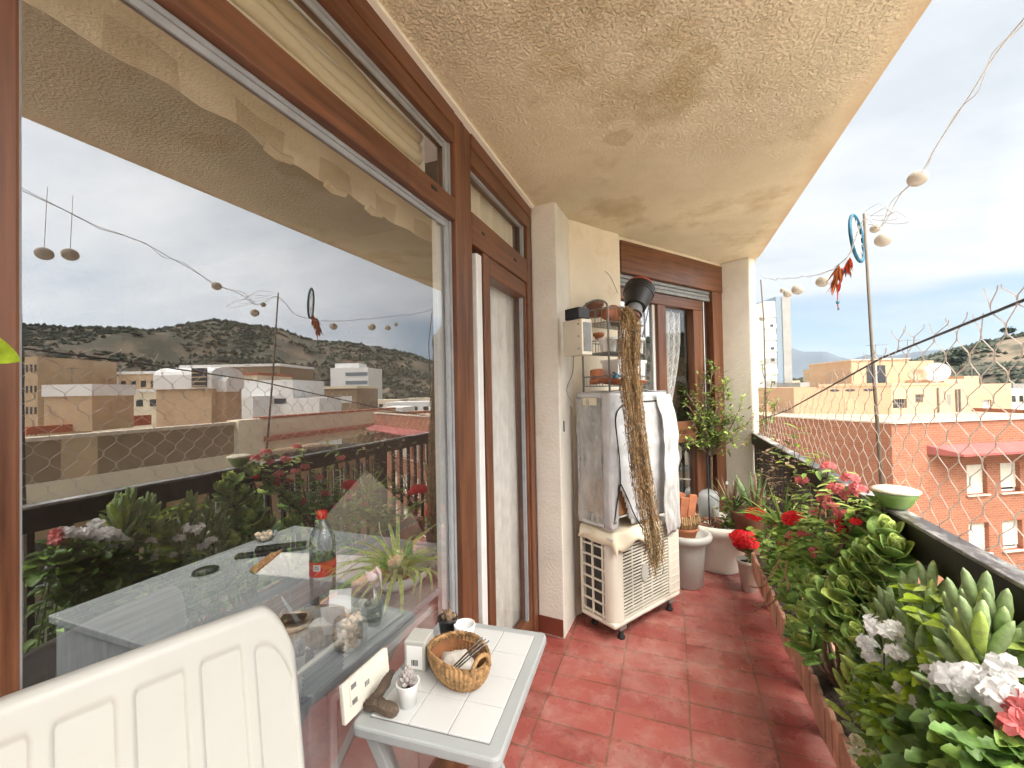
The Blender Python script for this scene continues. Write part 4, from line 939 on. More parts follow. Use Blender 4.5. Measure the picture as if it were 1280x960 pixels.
# --- lime leaved shrub
def leafy(name, label, cat, base, tips, mats, L, W, per=16, spread=.05, shape=0, bend=.5, group=None, stemm='stem_green', r=.004, upb=.4, fold=.2):
    t = thing(name, label, cat, base, 0, group); st, lf = MB(), MB(); base = V(base)
    for k, tp in enumerate(tips):
        tp = V(tp); b0 = base + V((ru(-.02, .02), ru(-.05, .05), 0)); pts = spline([b0, b0.lerp(tp, .5) + V((ru(-.03, .03), ru(-.03, .03), ru(0, .03))), tp], 6); st.tube(pts, [r * (1 - .7 * i / len(pts)) for i in range(len(pts))], 5)
        for j in range(per):
            i = int(len(pts) * (1 - (rnd() ** 1.6) * .7)); p = pts[min(i, len(pts) - 1)] + V((ru(-1, 1), ru(-1, 1), ru(-1, 1))) * spread * .5; lf.cm = int(rnd() * len(mats))
            l = L * ru(.6, 1.15); lf.leaf(p, rdir(ru(-.2, upb * 2)), V((0, 0, 1)), l, l * W, bend, 4, shape, fold)
    st.build('stem', stemm, t, world=True, smooth=True); lf.build('foliage', list(mats), t, world=True, smooth=True); return t
leafy('lime_shrub', 'bright lime green broad leaved plant glowing in front of the railing gap', 'plant', (.60, 1.26, .33), [P(1175, 745, .63), P(1185, 770, .61), P(1170, 790, .58), P(1195, 800, .58), P(1180, 830, .55), P(1260, 805, .60), P(1245, 830, .6)], ('leaf_lime', 'leaf_lime', 'leaf_jade_light'), .095, .5, 20, .06)
# --- flower clusters
def blossom(mb, c, d, r, n=5, mat=0, w=.62):
    d = V(d).normalized(); ox = d.orthogonal().normalized(); oy = d.cross(ox); mb.cm = mat
    for k in range(n):
        a = 2 * PI * k / n + ru(-.2, .2); o = ox * math.cos(a) + oy * math.sin(a); mb.leaf(V(c), o + d * ru(.2, .6), d, r, r * w * 1.25, ru(.2, .8), 3, 2, .25)
def umbel(mb, c, R, cnt, r, face=V((-.4, -.5, .8)), mat=0, n=5, flat=.6):
    for k in range(cnt):
        u = V((ru(-1, 1), ru(-1, 1), ru(-1, 1)))
        if u.length > 1: u.normalize()
        if u.z < -.5: u.z *= -.5
        u.z *= flat
        blossom(mb, V(c) + u * R, (u + face * .7), r, n, mat)
def flowering(name, label, base, heads, leafpts, leafm, L, W, petal, R, cnt, r, per=14, npet=5, shape=0, cat='flower', spread=.06, group=None):
    t = leafy(name, label, cat, base, leafpts, leafm, L, W, per, spread, shape, .5, group)
    f = MB(); st = MB()
    for h in heads:
        h3 = V(h[:3]); k = h[3] if len(h) > 3 else 1; umbel(f, h3, R * k, int(cnt * k), r, n=npet); st.tube(spline([V(base) + V((0, 0, .03)), V(base).lerp(h3, .6) + V((ru(-.02, .02), ru(-.02, .02), .02)), h3], 4), .002, 4)
    f.build('blossoms', petal, t, world=True); st.build('flower_stalk', 'stem_green', t, world=True); return t
H = lambda x, y, X, k=1: (*on_x(x, y, X), k)
G3 = ('leaf_mid', 'leaf_dark', 'leaf_dark'); G2 = ('leaf_mid', 'leaf_lime', 'leaf_jade')
flowering('white_flower_plant', 'white cluster flowered plant with small leaves in front of the finger succulents', (.57, 1.42, .33), [H(1106, 788, .50, 1.2), H(1085, 805, .49, .6), H(1092, 822, .49, .7), H(1120, 815, .50, .5), H(1130, 862, .5, .3), H(1165, 842, .52, .4), H(1150, 880, .5, .3)],
    [P(x, y, X) for x, y, X in ((1090, 850, .49), (1110, 850, .51), (1135, 840, .53), (1120, 880, .49), (1100, 890, .47), (1150, 870, .52), (1160, 835, .55), (1085, 870, .49), (1120, 910, .48), (1150, 900, .5))], G2, .044, .5, 'petal_white', .036, 17, .0165, 60)
flowering('white_flower_plant', 'big white ruffled flower head above dark lobed leaves at the right edge', (.58, 1.0, .33), [H(1205, 850, .50, 1.0), H(1228, 860, .51, 1.2), H(1192, 855, .5, .5), H(1252, 872, .51, 1.0), H(1272, 882, .5, .8), H(1185, 862, .49, .4), H(1258, 835, .55, .4)],
    [P(x, y, X) for x, y, X in ((1180, 880, .50), (1200, 900, .48), (1160, 900, .49), (1215, 920, .47), (1180, 925, .46), (1150, 925, .47), (1235, 905, .49), (1210, 945, .45), (1250, 930, .47), (1170, 950, .45))], G3, .058, .9, 'petal_white', .038, 11, .026, 34, shape=5)
flowering('pink_flower_plant', 'salmon pink ruffled flower at the extreme right edge beside the white flowers', (.6, .88, .33), [H(1279, 907, .49, .85), H(1285, 888, .5, .6), H(1268, 884, .5, .3)],
    [P(x, y, X) for x, y, X in ((1270, 940, .48), (1290, 930, .5), (1250, 955, .46))], ('leaf_mid', 'leaf_dark', 'leaf_dark'), .046, .85, 'petal_pink', .028, 14, .022, 22, shape=5)
flowering('star_flower_plant', 'small plant with creamy star shaped blooms over the near trough edge', (.53, 1.52, .33), [H(1072, 927, .475, .5), H(1085, 945, .47, .6), H(1068, 940, .48, .3), H(1105, 958, .46, .4)],
    [P(x, y, X) for x, y, X in ((1090, 955, .48), (1110, 950, .48), (1130, 945, .48), (1160, 965, .46))], ('leaf_mid', 'leaf_jade'), .026, .6, 'petal_cream', .016, 9, .018, 16, npet=7)
leafy('ground_leaf_plant', 'low dark leafy plant filling the shaded middle of the near trough', 'plant', (.60, 1.75, .33), [P(x, y, X) for x, y, X in ((1060, 830, .58), (1080, 860, .57), (1095, 880, .55), (1065, 840, .60), (1110, 915, .54), (1050, 815, .60), (1075, 830, .6))], ('leaf_dark', 'leaf_mid'), .04, .7, 30, .06)
leafy('lobed_leaf_plant', 'dark green lobed leaf plant below the big white flower head at lower right', 'plant', (.56, 1.05, .33), [P(x, y, X) for x, y, X in ((1140, 945, .46), (1185, 960, .44), (1220, 965, .44), (1250, 975, .44), (1130, 915, .49), (1200, 880, .53), (1230, 940, .47), (1160, 985, .44), (1100, 975, .46))], ('leaf_mid', 'leaf_dark', 'leaf_dark'), .062, .85, 30, .08, shape=5)
# --- red geranium in a small pot, second geranium in trough
gp = on_z(930, 737, .0); gp = V((.50, 3.53, 0))
gpot = thing('flower_pot', 'small tapered beige pot holding the red geranium beside the big cream pot', 'pot', tuple(gp))
MB().lathe([(.050, 0), (.075, .20), (.080, .201), (.080, .225), (.072, .225), (.07, .2), (.068, .195), (0, .195)], 28).build('body', 'plastic_offwhite', gpot, smooth=True); MB().lathe([(0, .197), (.069, .196)], 20).build('soil', 'soil', gpot)
D_ = lambda x, y, D: tuple(at(x, y, D))
flowering('red_geranium', 'red pompom geranium growing in the small beige pot on the floor', (gp.x, gp.y, .2), [(*at(930, 674, 3.15), 1.25)], [D_(x, y, 3.2) for x, y in ((950, 690), (965, 680), (940, 660), (975, 700), (960, 660))], ('leaf_mid', 'leaf_olive'), .05, .9, 'petal_red', .074, 190, .024, 22, shape=2)
flowering('red_geranium', 'red geranium with several bright heads at the far end of the troughs', (.57, 2.95, .33), [(*at(945, 643, 2.95), .95), (*at(958, 648, 2.93), .6), (*on_x(992, 648, .56), .7)],
    [P(x, y, .55) for x, y in ((950, 670), (975, 665), (990, 680), (965, 695), (1000, 670), (980, 710), (1005, 695), (960, 650), (1020, 690), (985, 650))], ('leaf_mid', 'leaf_olive', 'leaf_mid', 'leaf_jade_light'), .055, .85, 'petal_red', .066, 160, .022, 40, shape=2)
t = leafy('pink_begonia', 'low pink flowered plant between the geranium heads and the jade plant', 'flower', (.56, 2.55, .33), [P(x, y, 0.56) for x, y in ((985, 690), (1000, 700), (1015, 680), (970, 690), (1030, 665), (1010, 660))], ('leaf_mid', 'leaf_jade', 'leaf_dark'), .055, .6, 40, .10)
f = MB(); [umbel(f, on_x(x, y, .54), .024, 12, .015) for x, y in ((975, 655), (990, 670), (1005, 668), (980, 680), (1022, 690), (1000, 690))]; f.build('blossoms', 'petal_pink', t, world=True)
# crown of thorns: thorny stems with pink red bracts near the rail
t = leafy('crown_of_thorns', 'crown of thorns with coral red flower clusters rising to the railing top', 'flower', (.60, 2.35, .33), [P(x, y, 0.60) for x, y in ((1025, 635), (1040, 615), (1062, 605), (1055, 630), (1075, 625), (1030, 660), (1050, 665), (1072, 640), (1015, 620), (1000, 630), (1035, 590), (1085, 630), (1010, 645), (1060, 660))], ('leaf_mid', 'leaf_jade_light', 'leaf_olive'), .05, .5, 34, .08, stemm='stem_brown', r=.008)
f = MB(); [umbel(f, on_x(x, y, .585), .026, 20, .013) for x, y in ((1030, 622), (1038, 632), (1060, 618), (1062, 598), (1045, 610), (1020, 640), (1052, 640), (1045, 655), (1072, 612), (1035, 583), (1002, 600))]; f.build('bracts', 'petal_pink', t, world=True)
for x, y in ((1050, 652), (1070, 652), (1052, 662)): f = MB(); umbel(f, on_x(x, y, .575), .012, 8, .012); f.build('red_bract', 'petal_red', t, world=True)
# --- aloe, grassy strap plants and leafy pots at the far end
def straps(name, label, base, n, L, W, mats, sp=.5, bend=.5, cat='plant', shape=1, fold=.3, lean=(0, 0)):
    t = thing(name, label, cat, base); lf = MB()
    for k in range(n):
        a = k * 2.39996 + ru(-.3, .3); s = sp * math.sqrt((k + .5) / n) * ru(.8, 1.2); d = V((math.cos(a) * s + lean[0], math.sin(a) * s + lean[1], 1)); lf.cm = int(rnd() * len(mats))
        lf.leaf(V(base) + V((math.cos(a), math.sin(a), 0)) * .012, d, d.cross(V((math.cos(a + PI / 2), math.sin(a + PI / 2), 0))), L * ru(.7, 1.1), W, bend * ru(.5, 1.3) * (s / sp), 6, shape, fold)
    lf.build('leaves', list(mats), t, world=True, smooth=True, solid=.003); return t
ab = at(945, 640, 3.35)
straps('aloe_plant', 'spiky green aloe with dry tips standing behind the geraniums by the pillar', tuple(ab), 22, .36, .040, ('leaf_aloe', 'leaf_aloe', 'leaf_dry'), .7, .1)
straps('dry_spiky_plant', 'dry reddish spiky plant leaning out left of the aloe', tuple(at(915, 640, 3.45)), 18, .32, .03, ('leaf_dry', 'leaf_olive', 'leaf_dry'), .9, .2)
straps('grassy_plant', 'light green strap leaved plant arching between the aloe and geranium heads', tuple(on_x(978, 660, .55)), 40, .26, .014, ('leaf_jade_light', 'leaf_mid'), 1.2, 1.3)
pt = thing('dark_planter', 'dark low planter under the aloe at the far end of the railing', 'planter', (.56, 3.78, .52))
MB().lathe([(.12, -.30), (.15, -.02), (.16, .0), (.145, 0), (.13, -.03), (0, -.03)], 20).build('body', 'brown_pot', pt, smooth=True)
leafy('trailing_green_plant', 'dense small leaved green plant in front of the dry spiky plant', 'plant', tuple(at(930, 675, 3.35)), [D_(x, y, 3.35) for x, y in ((915, 625), (925, 635), (935, 630), (905, 640), (940, 650), (925, 655), (950, 640), (910, 655))], ('leaf_mid', 'leaf_dark', 'leaf_olive'), .05, .5, 44, .10)
leafy('reddish_stem_plant', 'loose plant with long leaves and a big lime leaf above the far railing', 'plant', (.60, 2.9, .4), [P(x, y, 0.62) for x, y in ((985, 575), (1000, 560), (1012, 585), (992, 540), (1020, 570), (1000, 600))], ('leaf_olive', 'leaf_lime', 'leaf_mid'), .085, .3, 12, .06, stemm='stem_brown')
leafy('dry_flower_plant', 'dry cream flower stalks standing along the far part of the railing', 'plant', (.60, 3.4, .4), [P(x, y, 0.60) for x, y in ((955, 570), (965, 560), (980, 555), (972, 580), (990, 575), (960, 590), (985, 600))], ('leaf_dry', 'root_tan', 'leaf_olive'), .045, .4, 26, .08, stemm='stem_brown')
# dangling roots from the small pot
m = MB(); 
for (pts) in ([(975, 695), (965, 718), (950, 735), (925, 730), (922, 745)], [(985, 700), (972, 745), (950, 757), (930, 752), (918, 742)], [(965, 735), (955, 752), (940, 768)], [(978, 710), (985, 735), (968, 752)]):
    m.tube([wobble(p, .012, 20) for p in spline([on_x(x, y, .49) for x, y in pts], 5)], .005, 5)
o = m.build('dangling_root', 'root_tan', None, smooth=True); tag(o, 'bare tan succulent stems dangling over the floor below the geraniums', 'roots')
# --- big cream pot with little tree
bp0 = V((.32, 3.92, 0)); bpt = thing('cream_pot', 'big cream planter pot with bulging rim holding a small tree', 'pot', tuple(bp0))
MB().lathe([(.17, 0), (.185, .012), (.19, .05), (.225, .25), (.245, .30), (.262, .32), (.265, .36), (.255, .385), (.235, .385), (.225, .36), (.2, .34), (0, .34)], 40).build('body', 'plastic_offwhite', bpt, smooth=True)
m = MB(); 
for k in range(160):
    a, r = ru(0, 6.28), .205 * math.sqrt(rnd()); m.ball((r * math.cos(a), r * math.sin(a), .345 + ru(0, .012)), ru(.01, .02), 6, (1, .8, .6))
m.build('gravel', 'gravel_brown', bpt)
tr = thing('small_tree', 'small sparse tree with bare twigs and pale green leaves in the big cream pot', 'tree', (bp0.x, bp0.y, .34))
m = MB(); fork = at(889, 570, 3.75); tp = [V((bp0.x, bp0.y, .34)), at(890, 620, 3.78), fork]; m.tube(spline(tp, 5), .011, 7); tw, lf = MB(), MB()
rng = random.Random(5)
for (x, y, D) in ((872, 500, 3.7), (880, 475, 3.75), (905, 490, 3.7), (915, 520, 3.68), (868, 530, 3.65), (900, 465, 3.8), (925, 535, 3.65), (852, 548, 3.6), (888, 505, 3.75), (870, 468, 3.8), (915, 550, 3.6), (895, 530, 3.7), (878, 550, 3.7), (890, 458, 3.75), (862, 510, 3.65), (910, 478, 3.7), (925, 510, 3.62), (858, 490, 3.7)):
    e = at(x, y, D); b = spline([fork, fork.lerp(e, .5) + V((rng.uniform(-.05, .05), rng.uniform(-.05, .05), .03)), e], 6); m.tube(b, [.006 - .004 * i / len(b) for i in range(len(b))], 5)
    for j in range(24):
        p = b[rng.randrange(3, len(b))]; d = V((rng.uniform(-1, 1), rng.uniform(-1, 1), rng.uniform(-.5, 1))).normalized(); q = p + d * rng.uniform(.05, .12); tw.tube([p, p.lerp(q, .5) + V((0, 0, .008)), q], [.0022, .0016, .001], 4)
        for i in range(6 if rng.random() < .62 else 1):
            lf.cm = rng.randrange(3); lf.leaf(p.lerp(q, rng.uniform(.4, 1)), V((rng.uniform(-1, 1), rng.uniform(-1, 1), rng.uniform(-.2, 1))), V((0, 0, 1)), rng.uniform(.03, .055), .018, .3, 3)
m.build('trunk', 'bark_tree', tr, world=True, smooth=True); tw.build('twigs', 'bark_tree', tr, world=True); lf.build('crown', ['leaf_olive', 'leaf_mid', 'leaf_jade_light'], tr, world=True)
MB().tube([V((bp0.x - .05, bp0.y - .03, .34)), at(884, 560, 3.72)], .006, 6).build('support_cane', 'black_plastic', tr, world=True)
# climber on the pillar
v = thing('climbing_vine', 'thin climbing vine with sparse leaves in front of the corner pillar', 'plant', tuple(at(955, 560, 3.6)))
m, lf = MB(), MB()
for pts in ([(952, 600), (957, 560), (955, 520), (956, 480), (953, 455)], [(918, 545), (938, 525), (958, 500), (966, 470)], [(925, 560), (945, 535), (960, 525), (972, 500)], [(945, 600), (965, 540), (968, 505)]):
    b = spline([at(x, y, 3.55) for x, y in pts], 6); m.tube([wobble(p, .012, 14) for p in b], .003, 4)
    for k in range(60):
        p = b[int(ru(0, len(b)))]; lf.cm = int(rnd() * 3); lf.leaf(p + V((ru(-.03, .03), ru(-.03, .03), ru(-.03, .03))), rdir(ru(-.4, .8)), V((0, 0, 1)), ru(.03, .06), .022, .4, 3)
m.build('stem', 'stem_brown', v, world=True); lf.build('foliage', ['leaf_jade_light', 'leaf_mid', 'leaf_dry'], v, world=True)
# --- tall white pot with wicker basket of terracotta pots
wp = V((.075, 3.50, 0)); w_ = thing('white_pot', 'tall white planter with thick rolled rim behind the air conditioner', 'pot', tuple(wp))
MB().lathe([(.105, 0), (.115, .008), (.135, .30), (.142, .33), (.178, .345), (.186, .37), (.180, .395), (.16, .40), (.145, .385), (.12, .35), (0, .345)], 40).build('body', 'plastic_white', w_, smooth=True)
tp_ = thing('terracotta_pot', 'small terracotta pot set inside the tall white planter', 'pot', (wp.x - .01, wp.y, .346)); MB().lathe(potprof(.075, .10, .09), 28).build('body', 'terracotta', tp_, smooth=True)
wk = thing('wicker_basket', 'small twig basket full of broken terracotta on the tall white planter', 'basket', (wp.x - .01, wp.y, .437)); m = MB()
for k in range(44):
    a = 2 * PI * k / 44; m.tube([V((.085 * math.cos(a), .085 * math.sin(a), 0)), V((.112 * math.cos(a), .112 * math.sin(a), .05 + ru(-.01, .01))), V((.100 * math.cos(a), .100 * math.sin(a), .095 + ru(-.015, .015)))], .0075, 5)
m.build('twig_wall', 'dry_plant', wk); MB().lathe([(0, .02), (.085, .02)], 20).build('base', 'basket_dark', wk)
m = MB()
for k, (x, y, tz) in enumerate(((-.05, -.05, .1), (.0, -.06, -.1), (.045, -.04, .2), (-.02, .0, 0), (.03, .03, -.2), (-.06, .03, .15))):
    T = Mx.Translation((x, y, .08)) @ Mx.Rotation(tz + .5, 4, 'Z') @ Mx.Rotation(.08 * k, 4, 'Y'); m.prism([(-.032, -.008), (.032, -.008), (.030, .008), (-.030, .008)], 0, .001); k0 = len(m.v) - 8
    del m.v[k0:]; del m.f[-6:]; del m.mi[-6:]; m.box((-.034, -.010, 0), (.034, .010, .13 + .02 * (k % 3)), T)
o = m.build('clay_shards', 'terracotta', None, bev=.003); o.matrix_basis = Mx.Translation((wp.x - .01, wp.y, .44)); tag(o, 'upright terracotta shards packed into the twig basket', 'clay pieces'); o['kind'] = 'stuff'
# crumpled white jug behind the tree
jg = thing('plastic_jug', 'white plastic canister behind the tree trunk against the lower window pane', 'canister', (.26, 4.18, 0))
MB().lathe([(.10, .35), (.11, .36), (.115, .52), (.10, .56), (.05, .58), (0, .58)], 24).build('body', 'grey_paint', jg, smooth=True); MB().box((-.08, -.08, 0), (.08, .08, .349)).build('stand', 'black_plastic', jg)
pb = MB(); [pb.ball(at(x, y, 3.95), r, 10, (1, 1, .7), lump=.7) for x, y, r in ((878, 600, .05), (897, 594, .055), (905, 604, .045), (885, 607, .04))]; o = pb.build('crumpled_bag', 'ceramic_white', None); tag(o, 'crumpled white and black plastic bag on the canister behind the tree', 'bag')

# ------------------------------------------------------------------ on the rail: bowl, stick with dream catcher, string lights
bw_ = thing('rail_bowl', 'green bowl with frayed cream cover sitting on the railing top', 'bowl', (.675, 1.735, 1.0945))
MB().lathe([(.030, 0), (.038, .008), (.054, .036), (.061, .054), (0, .054)], 32).build('body', 'green_glaze', bw_, smooth=True); MB().lathe([(.0625, .052), (.064, .058), (.05, .064), (.0, .066)], 32).build('cover', 'bowl_cream', bw_, smooth=True)
dc = thing('dream_catcher', 'blue ring dream catcher with orange feathers hung from a leaning stick', 'dream catcher', tuple(on_x(1102, 606, .715)))
a, b = on_x(1080, 267, .73), on_x(1102, 608, .715); MB().tube([a, a.lerp(b, .5) + V((0, .006, 0)), b], [.0045, .0055, .0065], 7).build('stick', 'stick', dc, world=True, smooth=True)
cc_ = on_x(1071, 296, .725); m = MB(); T = Mx.Translation(cc_) @ Mx.Rotation(.55, 4, 'Y') @ Mx.Rotation(.55, 4, 'X') 
ring = [at(1071 + 7 * math.cos(t) - 5 * math.sin(t), 298 - 29 * math.sin(t), 1.98 + .05 * math.cos(t)) for t in [2 * PI * k / 28 for k in range(28)]]
m.tube(ring, .0075, 7, close=True); m.build('ring', 'ring_blue', dc, world=True, smooth=True)
m = MB(); [m.tube([ring[k], ring[(k + 11) % 28]], .0012, 4) for k in range(0, 28, 2)]; m.tube(ring, .004, 5, close=True); m.build('web', 'cord_white', dc, world=True)
def feathers(name, mat, spots, n, L):
    m = MB()
    for (x, y) in spots:
        for k in range(n): m.leaf(at(x, y, 1.98), V((ru(-.5, .1), ru(-.4, .3), -1)), V((1, ru(-1, 1), 0)), L * ru(.7, 1.2), .014, ru(-.4, .4), 4, 0, .2)
    m.build(name, mat, dc, world=True)
feathers('brown_feather', 'feather_orange', ((1060, 325), (1052, 335), (1045, 345), (1048, 330)), 12, .085); feathers('red_feather', 'feather_red', ((1062, 322), (1050, 352), (1058, 330)), 6, .05); feathers('teal_feather', 'feather_teal', ((1056, 335),), 5, .05)
MB().tube(spline([at(1064, 326, 1.98), at(1050, 352, 1.98), at(1047, 372, 1.98), at(1048, 388, 1.98)], 4), .0025, 5).build('tassel', 'feather_red', dc, world=True)
m = MB(); m.ball(at(1047, 378, 1.98), .008, 8); m.ball(at(1048, 386, 1.98), .005, 6); m.build('bead', 'feather_teal', dc, world=True)

sl = thing('string_lights', 'string of cream cotton ball lights on a thin cord along the open side', 'string lights', (.72, 1.9, 2.1))
rr_ = [ron_x(330, 385, .72), ron_x(285, 352, .72), ron_x(200, 312, .72), ron_x(120, 278, .72), ron_x(40, 238, .72)]
cord = [on_x(951, 345, .72), on_x(968, 349, .72), on_x(1000, 347, .72), on_x(1030, 340, .72), on_x(1060, 322, .72), on_x(1080, 272, .725), on_x(1100, 283, .72), on_x(1118, 255, .72), on_x(1145, 223, .72), on_x(1185, 155, .72), on_x(1225, 95, .72), on_x(1280, 25, .72)]
m = MB(); cpts = [wobble(p, .012, 9) for p in spline(cord, 6)]; last = cpts[-1]
cpts += [V((.72, y, last.z + (2.42 - last.z) * (1.2 - y) / 1.0 + .02 * math.sin(y * 9))) for y in (1.12, 1.0, .85, .7, .5, .2, -.1)]
m.tube(cpts, .0016, 4); m.tube([wobble(p, .022, 12, 3) for p in cpts], .0012, 4)
for (x, y) in ((1105, 268), (1120, 272), (1098, 262)): m.tube([on_x(x + 14 * math.cos(t) + 6 * math.sin(2 * t), y + 8 * math.sin(t), .72) for t in [2 * PI * k / 14 for k in range(14)]], .001, 4, close=True)
m.build('cord', 'cord_white', sl, world=True)
for (x, y, r, D) in ((1147, 223, .0255, 2.0), (1094, 286, .0165, 2.05), (1104, 300, .0255, 2.02), (1028, 352, .029, 2.55), (997, 362, .033, 2.9), (985, 367, .027, 3.0), (979, 363, .02, 3.0), (953, 398, .024, 3.5)):
    b = MB(); b.ball(on_x(x, y, .72) if x > 1020 else on_x(x, y, .72), r, 16, (1, 1.04, .9)); b.build('cotton_ball', 'paper_ball', sl, world=True, smooth=True)
for yy, zz_, r in ((1.02, 2.12, .03), (.94, 2.10, .03), (.62, 2.3, .03)):
    b = MB(); b.ball((.72, yy, zz_), r, 14, (1, 1, .85)); b.tube([(.72, yy, zz_ + .02), (.72, yy + .01, 2.38)], .0012, 4); b.build('cotton_ball', 'paper_ball', sl, world=True, smooth=True)
rd = MB(); rd.tube([V((.72, .88, 1.09)), V((.72, .86, 2.42))], .008, 7); o = rd.build('light_pole', 'stick', None, smooth=True); tag(o, 'thin upright pole carrying the near end of the string lights, seen mirrored at far left', 'pole')
rd = MB(); rd.tube([on_x(951, 350, .70), on_x(955, 400, .70), on_x(958, 540, .70)], .005, 6); o = rd.build('thin_rod', 'stick', None, smooth=True); tag(o, 'thin dark rod beside the corner pillar carrying the far end of the string lights', 'rod')
# leaf of a plant at the very left, hanging pot out of view
hp = thing('hanging_plant', 'bright green leaf poking in front of the left window post', 'plant', (-.66, .02, 1.62))
m = MB(); m.cm = 0; tip = at(17, 449, .46); bs = at(-55, 420, .46); m.leaf(bs, tip - bs, V((.2, -.9, .3)), (tip - bs).length, .032, .25, 8, 0, .2); m.build('leaf', 'leaf_lime', hp, world=True, smooth=True)
for o_, d_ in ((V((0, -.02, .05)), V((-.2, -.5, .3))), (V(), V((.3, -.6, -.2)))): m = MB(); m.leaf(bs + o_, d_, V((0, 0, 1)), .10, .04, .5, 6); m.build('leaf', 'leaf_lime', hp, world=True, smooth=True)
MB().tube(spline([bs, bs + V((-.01, -.06, .03)), V((-.66, .0, 1.68))], 5), .003, 5).build('stem', 'stem_green', hp, world=True)
m = MB(); m.lathe([(.05, -.1), (.07, .03), (.062, .03), (0, .02)], 20); [m.tube([(.065 * math.cos(a), .065 * math.sin(a), .03), (0, 0, 1.03)], .001, 3) for a in (0, 2.1, 4.2)]; m.build('hanging_pot', 'terracotta', hp, smooth=True)
# ------------------------------------------------------------------ things inside, seen through the big pane
ZT = .742
it = thing('indoor_table', 'grey wood grained dining table standing inside against the window pane', 'table', (-1.45, 1.3, 0))
MB().box((-2.07, .82, .715), (-.862, 1.86, ZT)).build('tabletop', 'table_grey_wood', it, world=True, bev=.004)
for (x, y) in ((-2.02, .87), (-.92, .87), (-2.02, 1.81), (-.92, 1.81)): MB().box((x - .03, y - .03, 0), (x + .03, y + .03, .7145)).build('leg', 'table_grey_wood', it, world=True, bev=.003)
MB().box((-2.04, .829, .35), (-1.2, .834, .714)).build('hanging_leaf', 'table_grey_wood', it, world=True)
I = lambda x, y: on_z(x, y, ZT)
# bottle
q = I(404, 752); bt = thing('water_bottle', 'clear plastic water bottle with red cap and red label on the indoor table', 'bottle', (q.x, q.y, ZT + .001))
prof = [(.030, 0), (.041, .004), (.043, .02), (.041, .05), (.043, .055), (.043, .135), (.041, .14), (.043, .15), (.043, .195), (.038, .225), (.022, .255), (.0145, .268), (.0145, .285)]
MB().lathe([(r * 1.05, z * 1.10) for r, z in prof], 28).build('body', 'bottle_plastic', bt, smooth=True)
MB().lathe([(.0175, .303), (.0185, .305), (.0185, .328), (.016, .33), (0, .33)], 20).build('cap', 'cap_red', bt, smooth=True)
MB().lathe([(.0458, .105), (.0458, .158)], 28, cap=False).build('label', 'label_red', bt, smooth=True)
m = MB(); 
for (a0, a1, z0, z1, mm) in ((-1.55, -.95, .128, .150, 0),) : m.grid(lambda a, b: (.0463 * math.cos(a0 + (a1 - a0) * a), .0463 * math.sin(a0 + (a1 - a0) * a), z0 + (z1 - z0) * b), 6, 1)
lb = m.build('label_patch', 'paper', bt); m = MB()
for k in range(5): m.grid(lambda a, b: (.0467 * math.cos(-1.45 + .09 * k + .04 * a), .0467 * math.sin(-1.45 + .09 * k + .04 * a), .131 + .016 * b), 1, 1)
m.build('barcode', 'black_plastic', bt)
MB().lathe([(0, .012), (.040, .012), (.042, .17), (0, .17)], 20).build('water', 'clear_glass', bt, smooth=True)
# spider plant in white shell bowl
q = I(540, 738); q = V((-.99, 1.385, ZT)); sb = thing('shell_bowl', 'long white shell shaped bowl on the indoor table at the window edge', 'bowl', (q.x, q.y, ZT + .001), 1.1)
m = MB(); m.lathe([(.02, 0), (.045, .004), (.075, .03), (.090, .06), (.085, .06), (.07, .032), (.04, .012), (0, .01)], 32, sx=1.55, sy=.72)
for p in range(len(m.v)): 
    v_ = m.v[p]; v_.z += .018 * max(0, abs(v_.x) / .14) ** 2
m.build('body', 'ceramic_white', sb, smooth=True)
sp_ = thing('spider_plant', 'spider plant with striped arching leaves in a terracotta pot inside the white bowl', 'plant', (q.x - .015, q.y - .01, ZT + .012))
MB().lathe(potprof(.028, .042, .06, rim=.008), 24).build('pot', 'terracotta', sp_, smooth=True); m = MB(); m.cm = 0
for k in range(66):
    a = k * 2.39996; s = .25 + 1.5 * (k / 66); L = ru(.20, .33); d = V((math.cos(a) * s, math.sin(a) * s, 1.15)); b = V((.012 * math.cos(a), .012 * math.sin(a), .05)); side = V((-math.sin(a), math.cos(a), 0)); bd = ru(.9, 1.9); up = d.cross(side)
    m.cm = 0; m.leaf(b, d, up, L, .016, bd, 8, 1, .25); m.cm = 1; m.leaf(b + side * .0056 + V((0, 0, .0015)), d, up, L * .97, .0056, bd, 8, 1, .1); m.leaf(b - side * .0056 + V((0, 0, .0015)), d, up, L * .97, .0056, bd, 8, 1, .1)
m.tube(spline([V((0, 0, .05)), V((-.03, -.01, .14)), V((-.055, -.03, .21)), V((-.06, -.03, .25))], 5), .0022, 5); X0 = -.862 - sp_.matrix_basis.translation.x
for v_ in m.v:
    if v_.x > X0 - .03: v_.x = X0 - .03 * math.exp(-(v_.x - X0 + .03) / .03) if v_.x > X0 - .03 else v_.x
m.build('leaves', ['leaf_spider', 'leaf_spider_edge'], sp_, smooth=True)
f = MB(); umbel(f, V((.0, .0, 0)), .022, 12, .02); o = f.build('white_bloom', 'petal_white', None); o.matrix_basis = Mx.Translation((-.90, 1.475, ZT + .085)); tag(o, 'white blossom lying at the right end of the shell bowl', 'flower')
